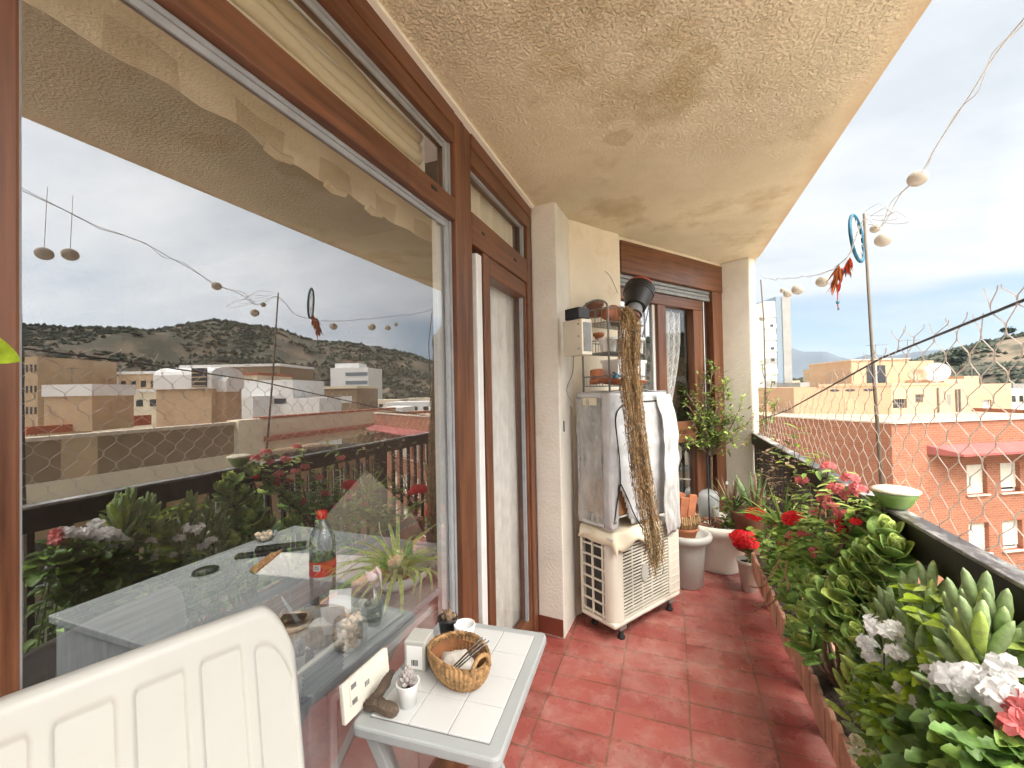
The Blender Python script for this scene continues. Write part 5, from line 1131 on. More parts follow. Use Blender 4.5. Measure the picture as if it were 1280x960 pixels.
# jar of shells, card stand, carafe, ashtray with wallet, mouse, papers, keyboard
q = I(447, 812); jr = thing('shell_jar', 'round glass jar filled with sea shells just inside the pane', 'jar', (q.x - .035, q.y + .0, ZT + .001))
MB().lathe([(.030, 0), (.040, .01), (.044, .04), (.040, .075), (.038, .085)], 28).build('glass', 'clear_glass', jr, smooth=True)
m = MB(); 
for k in range(60):
    a, r = ru(0, 6.28), .034 * math.sqrt(rnd()); m.ball((r * math.cos(a), r * math.sin(a), ru(.008, .09)), ru(.006, .012), 7, (1.2, .7, .8), Mx.Rotation(ru(0, 6), 4, 'X') @ Mx.Rotation(ru(0, 6), 4, 'Z'), .3)
m.build('shells', 'shell', jr)
q = I(416, 800); cs_ = thing('card_stand', 'white folded card standing on the indoor table by the bottle', 'card', (q.x, q.y, ZT + .001), .55)
m = MB(); m.box((-.035, -.001, 0), (.035, .001, .105), Mx.Translation((0, .03, 0)) @ Mx.Rotation(.28, 4, 'X')); m.build('front_leaf', 'paper', cs_); m = MB(); m.box((-.035, -.001, 0), (.035, .001, .105), Mx.Translation((0, .09, 0)) @ Mx.Rotation(-.28, 4, 'X')); m.build('rear_leaf', 'paper', cs_)
q = I(466, 772); cf = thing('glass_carafe', 'clear glass bird shaped carafe with pale stopper near the spider plant', 'carafe', (q.x, q.y, ZT + .001))
MB().lathe([(.035, 0), (.046, .01), (.048, .05), (.035, .085), (.018, .10), (.016, .12)], 28).build('body', 'clear_glass', cf, smooth=True)
m = MB(); m.ball((0, 0, .138), .018, 12, (1.1, .9, 1)); m.tube([(-.01, 0, .145), (-.03, -.004, .152)], [.008, .002], 6); m.tube([(.01, 0, .15), (.016, .0, .172), (.03, .004, .15), (.038, .0, .10)], [.006, .005, .005, .003], 6); m.build('stopper', 'ceramic_white', cf, smooth=True)
q = I(366, 782); ah = thing('round_tray', 'small round tan tray with a black wallet on it', 'tray', (q.x, q.y, ZT + .001)); MB().lathe([(.05, 0), (.058, .003), (.06, .018), (.056, .018), (.053, .006), (0, .005)], 32).build('dish', 'tin', ah, smooth=True)
m = MB(); m.box((-.038, -.022, .0), (.038, .022, .012), Mx.Rotation(.4, 4, 'Z')); wa = m.build('black_wallet', 'leather_black', None, bev=.003); wa.matrix_basis = Mx.Translation((q.x, q.y, ZT + .018)); tag(wa, 'small black wallet lying across the round tan tray', 'wallet')
q = I(257, 717); mo = MB(); mo.ball((0, 0, .012), .03, 14, (1.7, 1, .62)); mo.v = [V((p.x, p.y, max(0, p.z))) for p in mo.v]; mo = mo.build('computer_mouse', 'black_plastic', None, smooth=True); mo.matrix_basis = Mx.Translation((q.x, q.y, ZT + .001)) @ Mx.Rotation(1.2, 4, 'Z'); tag(mo, 'black computer mouse on the indoor grey table', 'mouse')
pa = [I(318, 718), I(350, 692), I(470, 697), I(455, 732)]; m = MB(); m.prism([(p.x, p.y) for p in pa], ZT + .001, ZT + .006); o = m.build('paper_folder', 'paper', None); tag(o, 'white sheets lying on the indoor table behind the bottle', 'papers')
pa = [I(312, 716), I(345, 690), I(352, 692), I(320, 719)]; m = MB(); m.prism([(p.x, p.y) for p in pa], ZT + .007, ZT + .016); o = m.build('wooden_ruler', 'carton', None); tag(o, 'narrow wooden strip along the left edge of the white sheets', 'ruler')
for k, (a, lab) in enumerate((((322, 695), 'black remote control lying at the far side of the indoor table'), ((352, 690), 'longer black remote control lying nearer the white sheets'))):
    q = I(*a); m = MB(); m.box((-.022, -.09 - .02 * k, 0), (.022, .09 + .02 * k, .018)); o = m.build('remote_control', 'black_plastic', None, bev=.005); o.matrix_basis = Mx.Translation((q.x, q.y, ZT + .018 * k + .001)) @ Mx.Rotation(-.9, 4, 'Z'); tag(o, lab, 'remote')
q = I(332, 676); gl = thing('glass_bowl', 'small glass bowl of sweets at the far table edge', 'bowl', (q.x, q.y, ZT + .001)); MB().lathe([(.03, 0), (.05, .02), (.055, .04)], 24).build('bowl', 'clear_glass', gl, smooth=True); m = MB(); [m.ball((ru(-.03, .03), ru(-.03, .03), ru(.015, .04)), .011, 7) for k in range(24)]; m.build('sweets', 'shell', gl)
# sofa with cushion at the back
so_ = thing('sofa', 'dark brown sofa in the shaded room behind the indoor table', 'sofa', (-2.2, 2.3, 0))
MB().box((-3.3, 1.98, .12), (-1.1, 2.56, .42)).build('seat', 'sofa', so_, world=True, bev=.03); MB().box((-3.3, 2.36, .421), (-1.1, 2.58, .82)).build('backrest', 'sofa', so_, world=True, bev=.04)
q = on_y(462, 668, 2.28); cu_ = MB()
def cush(a, b):
    u, v = a * 2 - 1, b * 2 - 1; th = .09 * (max(0, 1 - u * u) * max(0, 1 - v * v)) ** .45; return u * .30, v * .30, th
for s in (1, -1): cu_.grid(lambda a, b: (cush(a, b)[0], cush(a, b)[2] * s, cush(a, b)[1]), 16, 16)
o = cu_.build('sofa_cushion', 'cushion', None, smooth=True); o.matrix_basis = Mx.Translation(q) @ Mx.Rotation(.3, 4, 'Z') @ Mx.Rotation(.75, 4, 'Y'); tag(o, 'grey brown square cushion standing on its corner behind the indoor table', 'cushion')

cbd = thing('low_cupboard', 'pale low cupboard in the shade under the indoor table near the pane', 'cupboard', (-1.15, 1.2, 0))
MB().box((-1.40, .92, .04), (-.90, 1.72, .66)).build('carcass', 'paper', cbd, world=True, bev=.004)
for k in range(2): MB().box((-.899, .94 + .385 * k, .07), (-.886, 1.315 + .385 * k, .64)).build('door', 'plastic_white', cbd, world=True, bev=.003)
# ------------------------------------------------------------------ the town across the street, six floors below to the hills
GZ = -20.0
def sstep(a, b, x): t = max(0, min(1, (x - a) / (b - a))); return t * t * (3 - 2 * t)
def interp(tab, x):
    if x <= tab[0][0]: return tab[0][1]
    for (a, ya), (b, yb) in zip(tab, tab[1:]):
        if x <= b: return ya + (yb - ya) * (x - a) / (b - a)
    return tab[-1][1]
n = 48; m = MB(); m.add([(0, 0, GZ)] + [(9000 * math.cos(2 * PI * i / n), 9000 * math.sin(2 * PI * i / n), GZ) for i in range(n)], [(0, 1 + i, 1 + (i + 1) % n) for i in range(n)]); m.build('ground', 'town_ground', kind='structure')
MB().box((1.2, -60, GZ + .002), (21.2, 90, GZ + .06)).build('bounce_pavement', 'paving', kind='structure')  # unseen street laid pale all over to bounce light up to the ceiling
# hill: ridge elevation (deg) against azimuth (deg from the balcony axis to the street side)
RID = [(9, .2), (14, .55), (20, 1.0), (23.5, 2.0), (25, 2.45), (26.3, 2.8), (28.9, 3.5), (31.4, 4.0), (34, 4.9), (37.5, 5.65), (41, 5.8), (45.1, 6.1), (49.4, 7.5), (55.6, 7.9), (61, 6.8), (70, 6.4), (80, 5.5), (100, 4)]
RR = 520.0
def hill_h(r, az):
    if r < 120: return GZ + .02
    e = interp(RID, az); top = RR * math.tan(math.radians(e)) + 1.5 - GZ
    p = V((r * math.sin(math.radians(az)), r * math.cos(math.radians(az)), 0)) / 75
    f = sstep(130, RR, r); nz = mnoise.fractal(p, .9, 2.1, 5) * 11 * sstep(150, 300, r) * (1 - .8 * sstep(400, RR, r))
    back = 1 - .35 * sstep(RR, 900, r)
    return GZ + max(.02, top * (f ** 1.25) * back + nz)
m = MB(); NA, NR = 150, 70
def hp_(a, b):
    az = 5 + 97 * a; r = 122 + 800 * b ** 1.25; h = hill_h(r, az)
    return (r * math.sin(math.radians(az)), r * math.cos(math.radians(az)), h if 0 < b else GZ + .01)
m.grid(hp_, NA, NR); m.build('hill', 'dry_hillside', smooth=True, kind='structure')
# scrub and woods of the hill, one mass
m = MB(); rg = random.Random(11)
for k in range(15000):
    az = rg.uniform(12, 78); r = rg.uniform(190, 560)
    p = V((r * math.sin(math.radians(az)), r * math.cos(math.radians(az)), 0))
    d = mnoise.fractal(p / 60 + V((5, 5, 0)), .9, 2.0, 4)
    if d < -.16 and r < 480: continue
    z = hill_h(r, az); s = rg.uniform(.8, 2.1) * (1.25 if r > 440 else 1)
    kk = len(m.v)
    for (x, y, q) in ((0, 0, 1.35), (1, .2, .45), (.2, 1, .5), (-.9, .5, .4), (-.5, -.9, .5), (.6, -.8, .42)): m.v.append(V((p.x + x * s * rg.uniform(.7, 1.3), p.y + y * s * rg.uniform(.7, 1.3), z - .3 + q * s * rg.uniform(.7, 1.3))))
    for f in ((0, 1, 2), (0, 2, 3), (0, 3, 4), (0, 4, 5), (0, 5, 1)): m.f.append([kk + i for i in f]); m.mi.append(0)
m.build('scrub', 'scrub', kind='stuff')
# far mountains
MT = [(2, 1.0), (8, 2.6), (11, 3.9), (12.6, 4.3), (14, 3.7), (16, 3.55), (17.2, 2.9), (18.2, 2.6), (19.5, 3.0), (21.5, 2.75), (23, 3.0), (24.9, 3.1), (27, 2.2), (33, 1.2), (40, .6)]
def mt(a, b):
    az = 2 + 38 * a; r = 4200 + 3000 * b; h = 5200 * math.tan(math.radians(interp(MT, az))); f = sstep(0, .33, b) * (1 - .5 * sstep(.4, 1, b))
    return (r * math.sin(math.radians(az)), r * math.cos(math.radians(az)), GZ + 1 + (h + 22) * f + 40 * mnoise.fractal(V((az * .5, b * 6, 0)), .9, 2.1, 5) * f * (1 - f))
MB().grid(mt, 150, 24).build('mountains', 'mountain_rock', smooth=True, kind='structure')
# pines and trees on the hill, each its own thing
def pine(p, h, kind, label, group):
    t = thing('pine_tree' if kind else 'broadleaf_tree', label, 'tree', tuple(p), 0, group)
    MB().tube([V((0, 0, -.5)), V((.1, 0, h * .35)), V((0, .1, h * .8))], [.22, .16, .06], 6).build('trunk', 'bark_tree', t)
    c = MB(); n_ = 150
    for k in range(n_):
        u = V((rg.gauss(0, 1), rg.gauss(0, 1), rg.gauss(0, 1))).normalized() * (rg.random() ** .4)
        q = V((u.x * h * .36, u.y * h * .36, h * (.72 if kind else .6) + u.z * h * (.22 if kind else .38))); s = h * .13; kk = len(c.v)
        for j in range(4): c.v.append(q + V((rg.uniform(-s, s), rg.uniform(-s, s), rg.uniform(-s, s) * .7)))
        c.f += [[kk, kk + 1, kk + 2], [kk, kk + 2, kk + 3]]; c.mi += [0, 0]
    c.build('crown', 'pine' if kind else 'scrub', t); return t
for i, (x, y, D, h, k) in enumerate(((1143, 447, 210, 7, 1), (1158, 446, 205, 8, 1), (1168, 447, 215, 6, 1), (1193, 442, 260, 7, 1), (1200, 440, 265, 8, 1), (1260, 424, 330, 11, 1), (1232, 433, 300, 6, 1), (1025, 465, 150, 6, 0), (1000, 470, 140, 6, 0), (1012, 468, 145, 7, 0), (1040, 468, 160, 6, 0))):
    p = at(x, y, D); az = math.degrees(math.atan2(p.x, p.y)); r = math.hypot(p.x, p.y); p.z = min(hill_h(r, az), p.z + .0)
    hh = max(h, min(14, (at(x, y - 4, D).z - p.z)))
    pine(p, hh, k, ('tree growing on the hill crest behind the cream house, against the sky' if k else 'round dark tree in the valley behind the cream house, left'), 'trees on the hill crest' if k else 'trees in the valley')

# ---- generic building in its own frame: x along the front, y into the depth
def frame(A, B): d = B - A; return Mx.Translation(V((A.x, A.y, 0))) @ Mx.Rotation(math.atan2(d.y, d.x), 4, 'Z')
def bldg(name, label, A, B, cat='building', group=None):
    T = frame(A, B); t = thing(name, label, cat, T.translation, math.atan2(B.y - A.y, B.x - A.x), group); return t, T, math.hypot(B.x - A.x, B.y - A.y)
def lx(T, x, y, refl=False):
    I_ = T.inverted(); o, q = (CAM, ray(x, y))
    if refl: o = mir(o); q = V((-q.x, q.y, q.z))
    o = I_ @ o; d = I_.to_3x3() @ q; s = -o.y / d.y; return o + d * s
def wall_holes(m, L, z0, z1, holes, depth, y=0):
    xs = sorted({0, L, *[h[0] for h in holes], *[h[1] for h in holes]}); zs = sorted({z0, z1, *[h[2] for h in holes], *[h[3] for h in holes]})
    for xa, xb2 in zip(xs, xs[1:]):
        for za, zb in zip(zs, zs[1:]):
            cx, cz = (xa + xb2) / 2, (za + zb) / 2
            if any(h[0] < cx < h[1] and h[2] < cz < h[3] for h in holes): continue
            m.add([(xa, y, za), (xb2, y, za), (xb2, y, zb), (xa, y, zb)], [(0, 1, 2, 3)])
    for (xa, xb2, za, zb) in holes:
        m.add([(xa, y, za), (xb2, y, za), (xb2, y, zb), (xa, y, zb), (xa, y + depth, za), (xb2, y + depth, za), (xb2, y + depth, zb), (xa, y + depth, zb)], [(0, 4, 5, 1), (1, 5, 6, 2), (2, 6, 7, 3), (3, 7, 4, 0)])
# brick building opposite, right face with shuttered windows
P1, P2, P3 = on_z(971, 519, .15), on_z(1114, 527, .15), on_z(1280, 521, .15)
B3 = P2 + (P3 - P2) * 2.2
bb, BT, BL = bldg('brick_building', 'red brick apartment building with cream roller shutters and flat parapet roof, opposite', P2, B3)
wins = []
for (x0, x1, yt, yb_) in ((1208, 1232, 583, 618), (1250, 1275, 578, 612)):
    a, b_ = lx(BT, x0, yt), lx(BT, x1, yb_); wins.append([a.x, b_.x, b_.z, a.z])
dxw = wins[1][0] - wins[0][0]
holes = []
for k in range(6):
    for fl in range(7):
        x0 = wins[0][0] + dxw * k
        if x0 + .95 < BL: holes.append((x0, x0 + .90, -2.60 - 2.12 * fl, -1.52 - 2.12 * fl))
m = MB(); wall_holes(m, BL, GZ, .07, holes, .22); I_ = BT.inverted(); q1 = I_ @ P1; q1.z = 0
bk_ = q1 + V((2.0, 9, 0)); m.add([(0, 0, GZ), (q1.x, q1.y, GZ), (bk_.x, bk_.y, GZ), (BL, 9, GZ), (BL, 0, GZ), (0, 0, .07), (q1.x, q1.y, .07), (bk_.x, bk_.y, .07), (BL, 9, .07), (BL, 0, .07)], [(1, 0, 5, 6), (2, 1, 6, 7), (3, 2, 7, 8), (4, 3, 8, 9)])
m.build('wall', 'brick', bb)
m = MB(); m.prism([(0, .05), (q1.x + .05, q1.y + .06), (bk_.x, bk_.y), (BL, 8.9), (BL, .05)], -.25, -.12); m.build('roof', 'roof_deck', bb)
m = MB(); m.prism([(-.03, -.06), (q1.x - .05, q1.y - .02), (q1.x + .1, q1.y + .2), (.0, .22)], .071, .135); m.prism([(0, -.06), (BL, -.06), (BL, .22), (.0, .22)], .072, .137); m.build('coping', 'coping', bb)
for (x0, x1, z0, z1) in holes:
    up = ru(.0, .28) if rnd() < .5 else 0
    f = MB().box((x0 + .002, .20, z0 + .002), (x1 - .002, .215, z1 - .002)).build('window', 'window_dark', bb)
    m = MB(); zz2 = z0 + up
    nsl = 14
    for s in range(nsl): 
        a = zz2 + (z1 - zz2 - .004) * s / nsl; m.box((x0 + .004, .13 + .006 * (s % 2), a), (x1 - .004, .15, a + (z1 - zz2 - .004) / nsl - .004))
    m.build('roller_shutter', 'shutter_cream', f); MB().box((x0 - .05, -.07, z0 - .055), (x1 + .05, .19, z0 - .001)).build('sill', 'coping', f)
    m = MB(); m.box((x0 + .003, .16, z0 + .002), (x0 + .05, .199, z1 - .003)); m.box((x1 - .05, .16, z0 + .002), (x1 - .003, .199, z1 - .003)); m.box((x0 + .051, .16, z0 + .002), (x1 - .051, .199, z0 + .06)); m.build('frame', 'frame_white', f)
l0 = lx(BT, 1173, 560); m = MB(); m.add([(l0.x, -.75, -.98), (BL, -.75, -.98), (BL, .0, -.74), (l0.x - .5, .0, -.74), (l0.x, -.75, -1.06), (BL, -.75, -1.06), (BL, 0, -1.06), (l0.x - .5, 0, -1.06)], [(0, 1, 2, 3), (7, 6, 5, 4), (4, 5, 1, 0), (5, 6, 2, 1), (7, 4, 0, 3)]); m.build('ledge', 'ledge_pink', bb)
# cream roof house behind it
C0_, C1_, C2_ = at(992, 485, 24), at(1114, 484, 22), at(1264, 480, 23.5)
ch_, CT, CL = bldg('cream_house', 'cream rendered roof house with small grilled windows behind the brick parapet', C1_, C2_, 'house')
w1 = lx(CT, 1116, 499); w2 = lx(CT, 1134, 510); w3 = lx(CT, 1144, 493); w4 = lx(CT, 1154, 503); w5 = lx(CT, 1228, 500); w6 = lx(CT, 1240, 519)
hs = [(w1.x, w2.x, w2.z, w1.z), (w3.x, w4.x, w4.z, w3.z), (w5.x, w6.x, w6.z, w5.z)]
m = MB(); zt = 1.36; wall_holes(m, CL, GZ, zt, hs, .2); c0 = CT.inverted() @ C0_; m.add([(0, 0, GZ), (c0.x, c0.y, GZ), (c0.x + 2, c0.y + 7, GZ), (CL, 8, GZ), (CL, 0, GZ), (0, 0, zt), (c0.x, c0.y, zt), (c0.x + 2, c0.y + 7, zt), (CL, 8, zt), (CL, 0, zt)], [(1, 0, 5, 6), (2, 1, 6, 7), (3, 2, 7, 8), (4, 3, 8, 9)]); m.build('wall', 'render_cream', ch_)
m = MB(); m.prism([(.05, .1), (c0.x + .1, c0.y + .1), (c0.x + 2, c0.y + 6.9), (CL, 7.9), (CL, .1)], 1.1, 1.2); m.build('roof', 'roof_deck', ch_)
s1 = lx(CT, 1023, 480); L1 = (c0 - V((0, 0, 0))); dL = V((c0.x, c0.y, 0)); Ld = dL.length; du = dL / Ld; nv = V((du.y, -du.x, 0)); nv = nv if nv.y < 0 else -nv
def on_left(f, z, o=0): return V((du.x * f * Ld, du.y * f * Ld, z)) + nv * o
m = MB()
for f0, f1, z0, z1 in ((.0, .73, zt + .001, zt + .16),):
    pts_ = [on_left(f0, 0, .03), on_left(f1, 0, .03), on_left(f1, 0, -.3), on_left(f0, 0, -.3)]; m.prism([(p.x, p.y) for p in pts_], z0, z1)
m.box((0, -.03, zt + .001), (CL * .47, .3, zt + .12)); m.build('parapet', 'render_cream', ch_)
m = MB(); pts_ = [on_left(.33, 0, .02), on_left(.46, 0, .02), on_left(.46, 0, -.02), on_left(.33, 0, -.02)]; m.prism([(p.x, p.y) for p in pts_], -.2, .72); m.build('door', 'render_tan', ch_)
for f in (.22, .40, .56):
    p = on_left(f, 1.16, .006); d3 = du; mm = MB(); n_ = 12; T = Mx.Translation(p)
    mm.add([p + du * (.22 * math.cos(2 * PI * k / n_)) + V((0, 0, .07 * math.sin(2 * PI * k / n_))) for k in range(n_)], [tuple(range(n_))]); mm.build('vent', 'window_dark', ch_)
for i, (a, b_, z0, z1) in enumerate(hs):
    f = MB().box((a + .002, .17, z0), (b_ - .002, .185, z1)).build('window', 'window_dark' if i != 2 else 'frame_white', ch_)
    m = MB(); [m.box((a + (b_ - a) * k / 6, .03, z0), (a + (b_ - a) * k / 6 + .025, .05, z1)) for k in range(1, 6)]; m.box((a, .025, (z0 + z1) / 2), (b_, .055, (z0 + z1) / 2 + .025)); m.build('grille', 'pipe_grey' if i != 2 else 'frame_white', f)
for x in (1172, 1195, 1199):
    p = lx(CT, x, 500); MB().tube([(p.x, -.05, -.5), (p.x, -.05, zt - .15 - (.1 if x > 1180 else 0))], .045, 6).build('pipe', 'pipe_grey', ch_)
p = lx(CT, 1186, 499); MB().box((p.x - .12, -.01, .3), (p.x + .14, .02, .85)).build('hatch', 'pipe_grey', ch_)
E0, E1 = at(1064, 452, 27), at(1136, 449, 26.5); pe = CT.inverted() @ E0; pf = CT.inverted() @ E1
dd_ = V((pf.x - pe.x, pf.y - pe.y, 0)); PT = Mx.Translation((pe.x, pe.y, 0)) @ Mx.Rotation(math.atan2(dd_.y, dd_.x), 4, 'Z'); PL = dd_.length
m = MB(); m.box((0, 0, .9), (PL, 5, 2.98), PT); m.box((PL + .001, .9, .9), (PL * 1.62, 5, 2.9), PT); m.build('penthouse', 'render_cream', ch_)
m = MB(); m.box((-.06, -.06, 2.981), (PL + .06, 5, 3.06), PT); m.build('penthouse_coping', 'coping', ch_)
TPW = CT @ PT; a, b_ = lx(TPW, 1083, 457), lx(TPW, 1107, 480); f = MB().box((a.x, -.03, b_.z), (b_.x, .02, a.z), PT).build('penthouse_window', 'window_dark', ch_)
m = MB(); m.box((a.x - .05, -.05, b_.z - .05), (b_.x + .05, -.031, b_.z), PT); m.box(((a.x + b_.x) / 2 - .03, -.05, b_.z), ((a.x + b_.x) / 2 + .03, -.031, a.z), PT); m.build('frame', 'frame_white', f)
for (x0, x1, y0, D, mt_) in ((1180, 1229, 474, 24.5, 'render_cream'), (1205, 1229, 470, 26, 'render_cream')):
    a, b_ = CT.inverted() @ at(x0, y0, D), CT.inverted() @ at(x1, y0, D); MB().box((a.x, max(.5, a.y), 1.21), (b_.x, max(.5, a.y) + 2, max(1.5, at(x0, y0, D).z))).build('roof_hut', mt_, ch_, bev=.01)
for i, (x, y, D, r, mt_, lab) in enumerate(((1147, 469, 24.3, .42, 'dish_tan', 'tan satellite dish on the cream house roof, left of the white dish'), (1171, 467, 24.3, .58, 'dish_white', 'larger white satellite dish on the cream house roof'))):
    p = at(x, y, D); t = thing('satellite_dish', lab, 'satellite dish', tuple(p), 0, 'satellite dishes'); T = V((-.45, -.85, .35)).to_track_quat('Z', 'Y').to_matrix().to_4x4()
    MB().lathe([(0, 0), (r * .5, .04 * r / .5), (r, .18 * r / .5)], 24, T=T).build('dish', mt_, t, smooth=True, solid=.02)
    MB().tube([T @ V((0, -r * .8, .1)), T @ V((0, 0, r * .9))], .02, 5).build('feed_arm', 'pipe_grey', t); MB().tube([(0, 0, 0), (.1, .2, -.2), (.1, .2, 1.2 - p.z)], .03, 6).build('mast', 'pipe_grey', t)
# long low wall and roofs to the left of it, tower block, ruin
def block(name, label, x0, x1, yt, D, depth, mat, refl=False, zb=GZ, D2=None, cat='building', floors=None, group=None, roof=None, wmat='window_dark', cols=6, wz=(.28, .62)):
    f = rat if refl else at; A, B_ = f(x0, yt, D), f(x1, yt, D2 or D); ztop = A.z
    if refl: A, B_ = B_, A
    t, T, L = bldg(name, label, A, B_, cat, group); o = T.inverted() @ (mir(CAM) if refl else CAM); sgn = 1 if o.y < 0 else -1
    MB().box((0, 0, zb), (L, depth * sgn, ztop)).build('wall', mat, t)
    if roof: MB().box((-.15, -.15 * sgn, ztop + .002), (L + .15, depth * sgn + .15 * sgn, ztop + .002 + .006 * D)).build('roof', roof, t)
    if floors:
        for fl in range(floors):
            zz3 = ztop - 3.0 * (fl + 1)
            m = MB()
            for c in range(cols):
                xa = L * (c + .25) / cols; m.box((xa, -.03 * sgn, zz3 + 3 * wz[0]), (xa + L / cols * .5, .01 * sgn, zz3 + 3 * wz[1]))
            m.build('window_row', wmat, t)
    return t, T, L, sgn
t, T, L, s = block('tower_block', 'tall white banded tower block with blue grey end wall beside the pillar', 955, 969, 377, 100, 18, 'render_white', cols=1)
for k in range(11):
    z = 19 - 2.7 * k; MB().box((-.05, -.12, z - 1.25), (L + .02, -.02, z - .15)).build('balcony_band', 'render_grey' if k % 2 == 0 and k > 3 else 'render_white', t)
    MB().box((.0, -.15, z - 1.5), (L, -.01, z - 1.26)).build('floor_line', 'render_grey', t)
    if k in (1, 3, 4, 6): MB().box((L * .45, -.2, z - .95), (L * .75, -.121, z - .3)).build('window', 'window_dark', t)
MB().box((L + .01, -.2, GZ), (L + 3.0, 15, at(975, 371, 100).z)).build('end_wall', 'render_bluegrey', t); MB().box((L + 1.4, -.35, GZ), (L + 3.3, -.21, at(978, 372, 100).z)).build('end_pier', 'render_grey', t)
block('long_roof_wall', 'low cream roof wall with clay pots behind the brick parapet, left of the cream house', 958, 992, 506, 26, 3, 'render_cream')
t, T, L, s = block('castle_ruin', 'old square stone castle tower among dark trees in the valley', 1034, 1050, 453, 170, 8, 'render_tan')
MB().box((L * .15, -.05, at(1040, 458, 170).z - 1), (L * .3, 0, at(1040, 458, 170).z)).build('window', 'window_dark', t); MB().box((-5, 1, GZ), (0, 7, at(1028, 461, 170).z)).build('side_wing', 'render_tan', t)
rg2 = random.Random(4)
for k, (x0, x1, y, D, mt_) in enumerate(((1262, 1300, 505, 40, 'render_white'), (985, 1000, 476, 110, 'render_tan'), (1000, 1032, 478, 90, 'render_grey'), (1050, 1066, 474, 100, 'render_pale'), (1262, 1290, 486, 70, 'render_pale'), (1266, 1300, 480, 90, 'render_grey'))):
    block('low_house', ('white low house past the right end of the cream house', 'small tan house left of the castle ruin', 'grey low roofed house below the castle ruin', 'pale house right of the castle ruin', 'pale house on the slope at the right edge', 'grey house higher on the slope at the right edge')[k], x0, x1, y, D, 8, mt_, cat='house', floors=1, cols=3)
# ---- seen in the pane: the building right across the street
FX = 22.3
def fz(x, y): return ron_x(x, y, FX)
ab_ = thing('opposite_building', 'long pale building with brown parapet panels across the street, mirrored in the big pane', 'building', (FX, 14, GZ))
def fb(name, mat, y0, y1, z0, z1, x0=FX, x1=FX + .3): return MB().box((x0, y0, z0), (x1, y1, z1)).build(name, mat, ab_, world=True)
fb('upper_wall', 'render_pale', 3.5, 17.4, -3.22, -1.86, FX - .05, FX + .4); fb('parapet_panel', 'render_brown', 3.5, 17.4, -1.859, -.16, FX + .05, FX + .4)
fb('coping', 'coping', 3.5, 17.6, -.159, .0, FX - .12, FX + .5); fb('pier', 'render_pale', 17.401, 19.0, -3.3, .08, FX - .35, FX + .6); fb('pier', 'render_tan', 9.9, 11.1, -3.23, -.161, FX - .02, FX + .045)
fb('long_wall', 'render_pale', 19.01, 33, -1.05, .02, FX + .1, FX + .5); fb('red_ledge', 'roof_tile_red', 19.01, 33, -1.35, -1.051, FX - .5, FX + .5); fb('lower_wall', 'render_pale', 19.01, 33, -1.95, -1.351, FX - .1, FX + .5)
fb('red_coping', 'roof_tile_red', 19.01, 33, .021, .16, FX + .05, FX + .6)
fb('soffit', 'render_grey', 3.5, 33, -3.45, -3.305, FX - .9, FX + 6); MB().box((FX + .3, 3.5, GZ), (FX + 11, 33, -3.46)).build('lower_storeys', 'render_tan', ab_, world=True)
MB().box((FX + .41, 3.5, -1.0), (FX + 11, 33, -.7)).build('roof', 'roof_deck', ab_, world=True)
for k, (y0, z0) in enumerate([(4.5 + 2.3 * i, -6.0 - 3 * j) for j in range(3) for i in range(12)]):
    f = MB().box((FX + .20, y0, z0), (FX + .299, y0 + 1.15, z0 + 1.75)).build('window', 'window_dark', ab_, world=True)
    m = MB(); [m.box((FX + .16, y0 + dy, z0), (FX + .199, y0 + dy + .07, z0 + 1.75)) for dy in (0, .36, .72, 1.08)]; m.box((FX + .158, y0, z0 + .85), (FX + .201, y0 + 1.15, z0 + .92)); m.box((FX + .1, y0 - .06, z0 - .12), (FX + .298, y0 + 1.2, z0 - .002)); m.build('white_bars', 'frame_white', f, world=True)
MB().box((FX - 1.3, 5, -6.9), (FX + .29, 16, -6.7)).build('balcony_slab', 'render_grey', ab_, world=True)
def rblock(*a, **k): return block(*a, refl=True, **k)
# roof boxes on that building and the town behind it
def roofbox(name, label, x0, x1, yc, yt, D, mat, zb, depth, louvre=None, dome=True):
    A, B_ = rat(x1, yt, D), rat(x0, yt, D); t, T, L = bldg(name, label, A, B_, 'roof box'); o = T.inverted() @ mir(CAM); s = 1 if o.y < 0 else -1
    zc = rat(x0, yc, D).z; zt_ = A.z
    MB().box((0, 0, zb), (L, depth * s, zc)).build('wall', mat, t); m = MB(); n_ = 8
    if dome:
        pr = [(depth * s * (.5 - .54 * math.cos(PI * k / n_)), zc + (zt_ - zc) * (.62 + .38 * math.sin(PI * k / n_))) for k in range(n_ + 1)]; pr = [(-.04 * s * depth, zc + .002)] + pr + [(1.04 * depth * s, zc + .002)]
        k0 = len(pr); m.add([V((-.08, y, z)) for y, z in pr] + [V((L + .08, y, z)) for y, z in pr], [tuple(range(k0)), tuple(range(2 * k0 - 1, k0 - 1, -1))] + [(i, i + 1, k0 + i + 1, k0 + i) for i in range(k0 - 1)])
    else: m.box((-.08, -.08 * s, zc + .002), (L + .08, (depth + .08) * s, zt_))
    m.build('cap', 'render_white', t)
    if louvre:
        a, b_ = L * louvre[0], L * louvre[1]; m = MB()
        m.box((a, -.18 * s, zc + .1), (b_, -.1 * s, zt_ - .15)); f = m.build('louvre_opening', 'window_dark', t)
        m = MB(); [m.box((a + .03, -.24 * s, zc + .14 + (zt_ - zc - .35) * k / 4), (b_ - .03, -.181 * s, zc + .21 + (zt_ - zc - .35) * k / 4)) for k in range(4)]; m.build('louvre_slat', 'render_tan', f)
    return t
roofbox('roof_tower', 'brown roof tower with white barrel cap and louvre, mirrored in the pane centre', 195, 264, 487, 457, 27, 'render_tan', -.7, 3.0, (.05, .32))
roofbox('roof_tower', 'narrow tan roof shaft with white cap beside the louvred roof tower', 265, 282, 490, 470, 27.5, 'render_cream', -.7, 1.2, None)
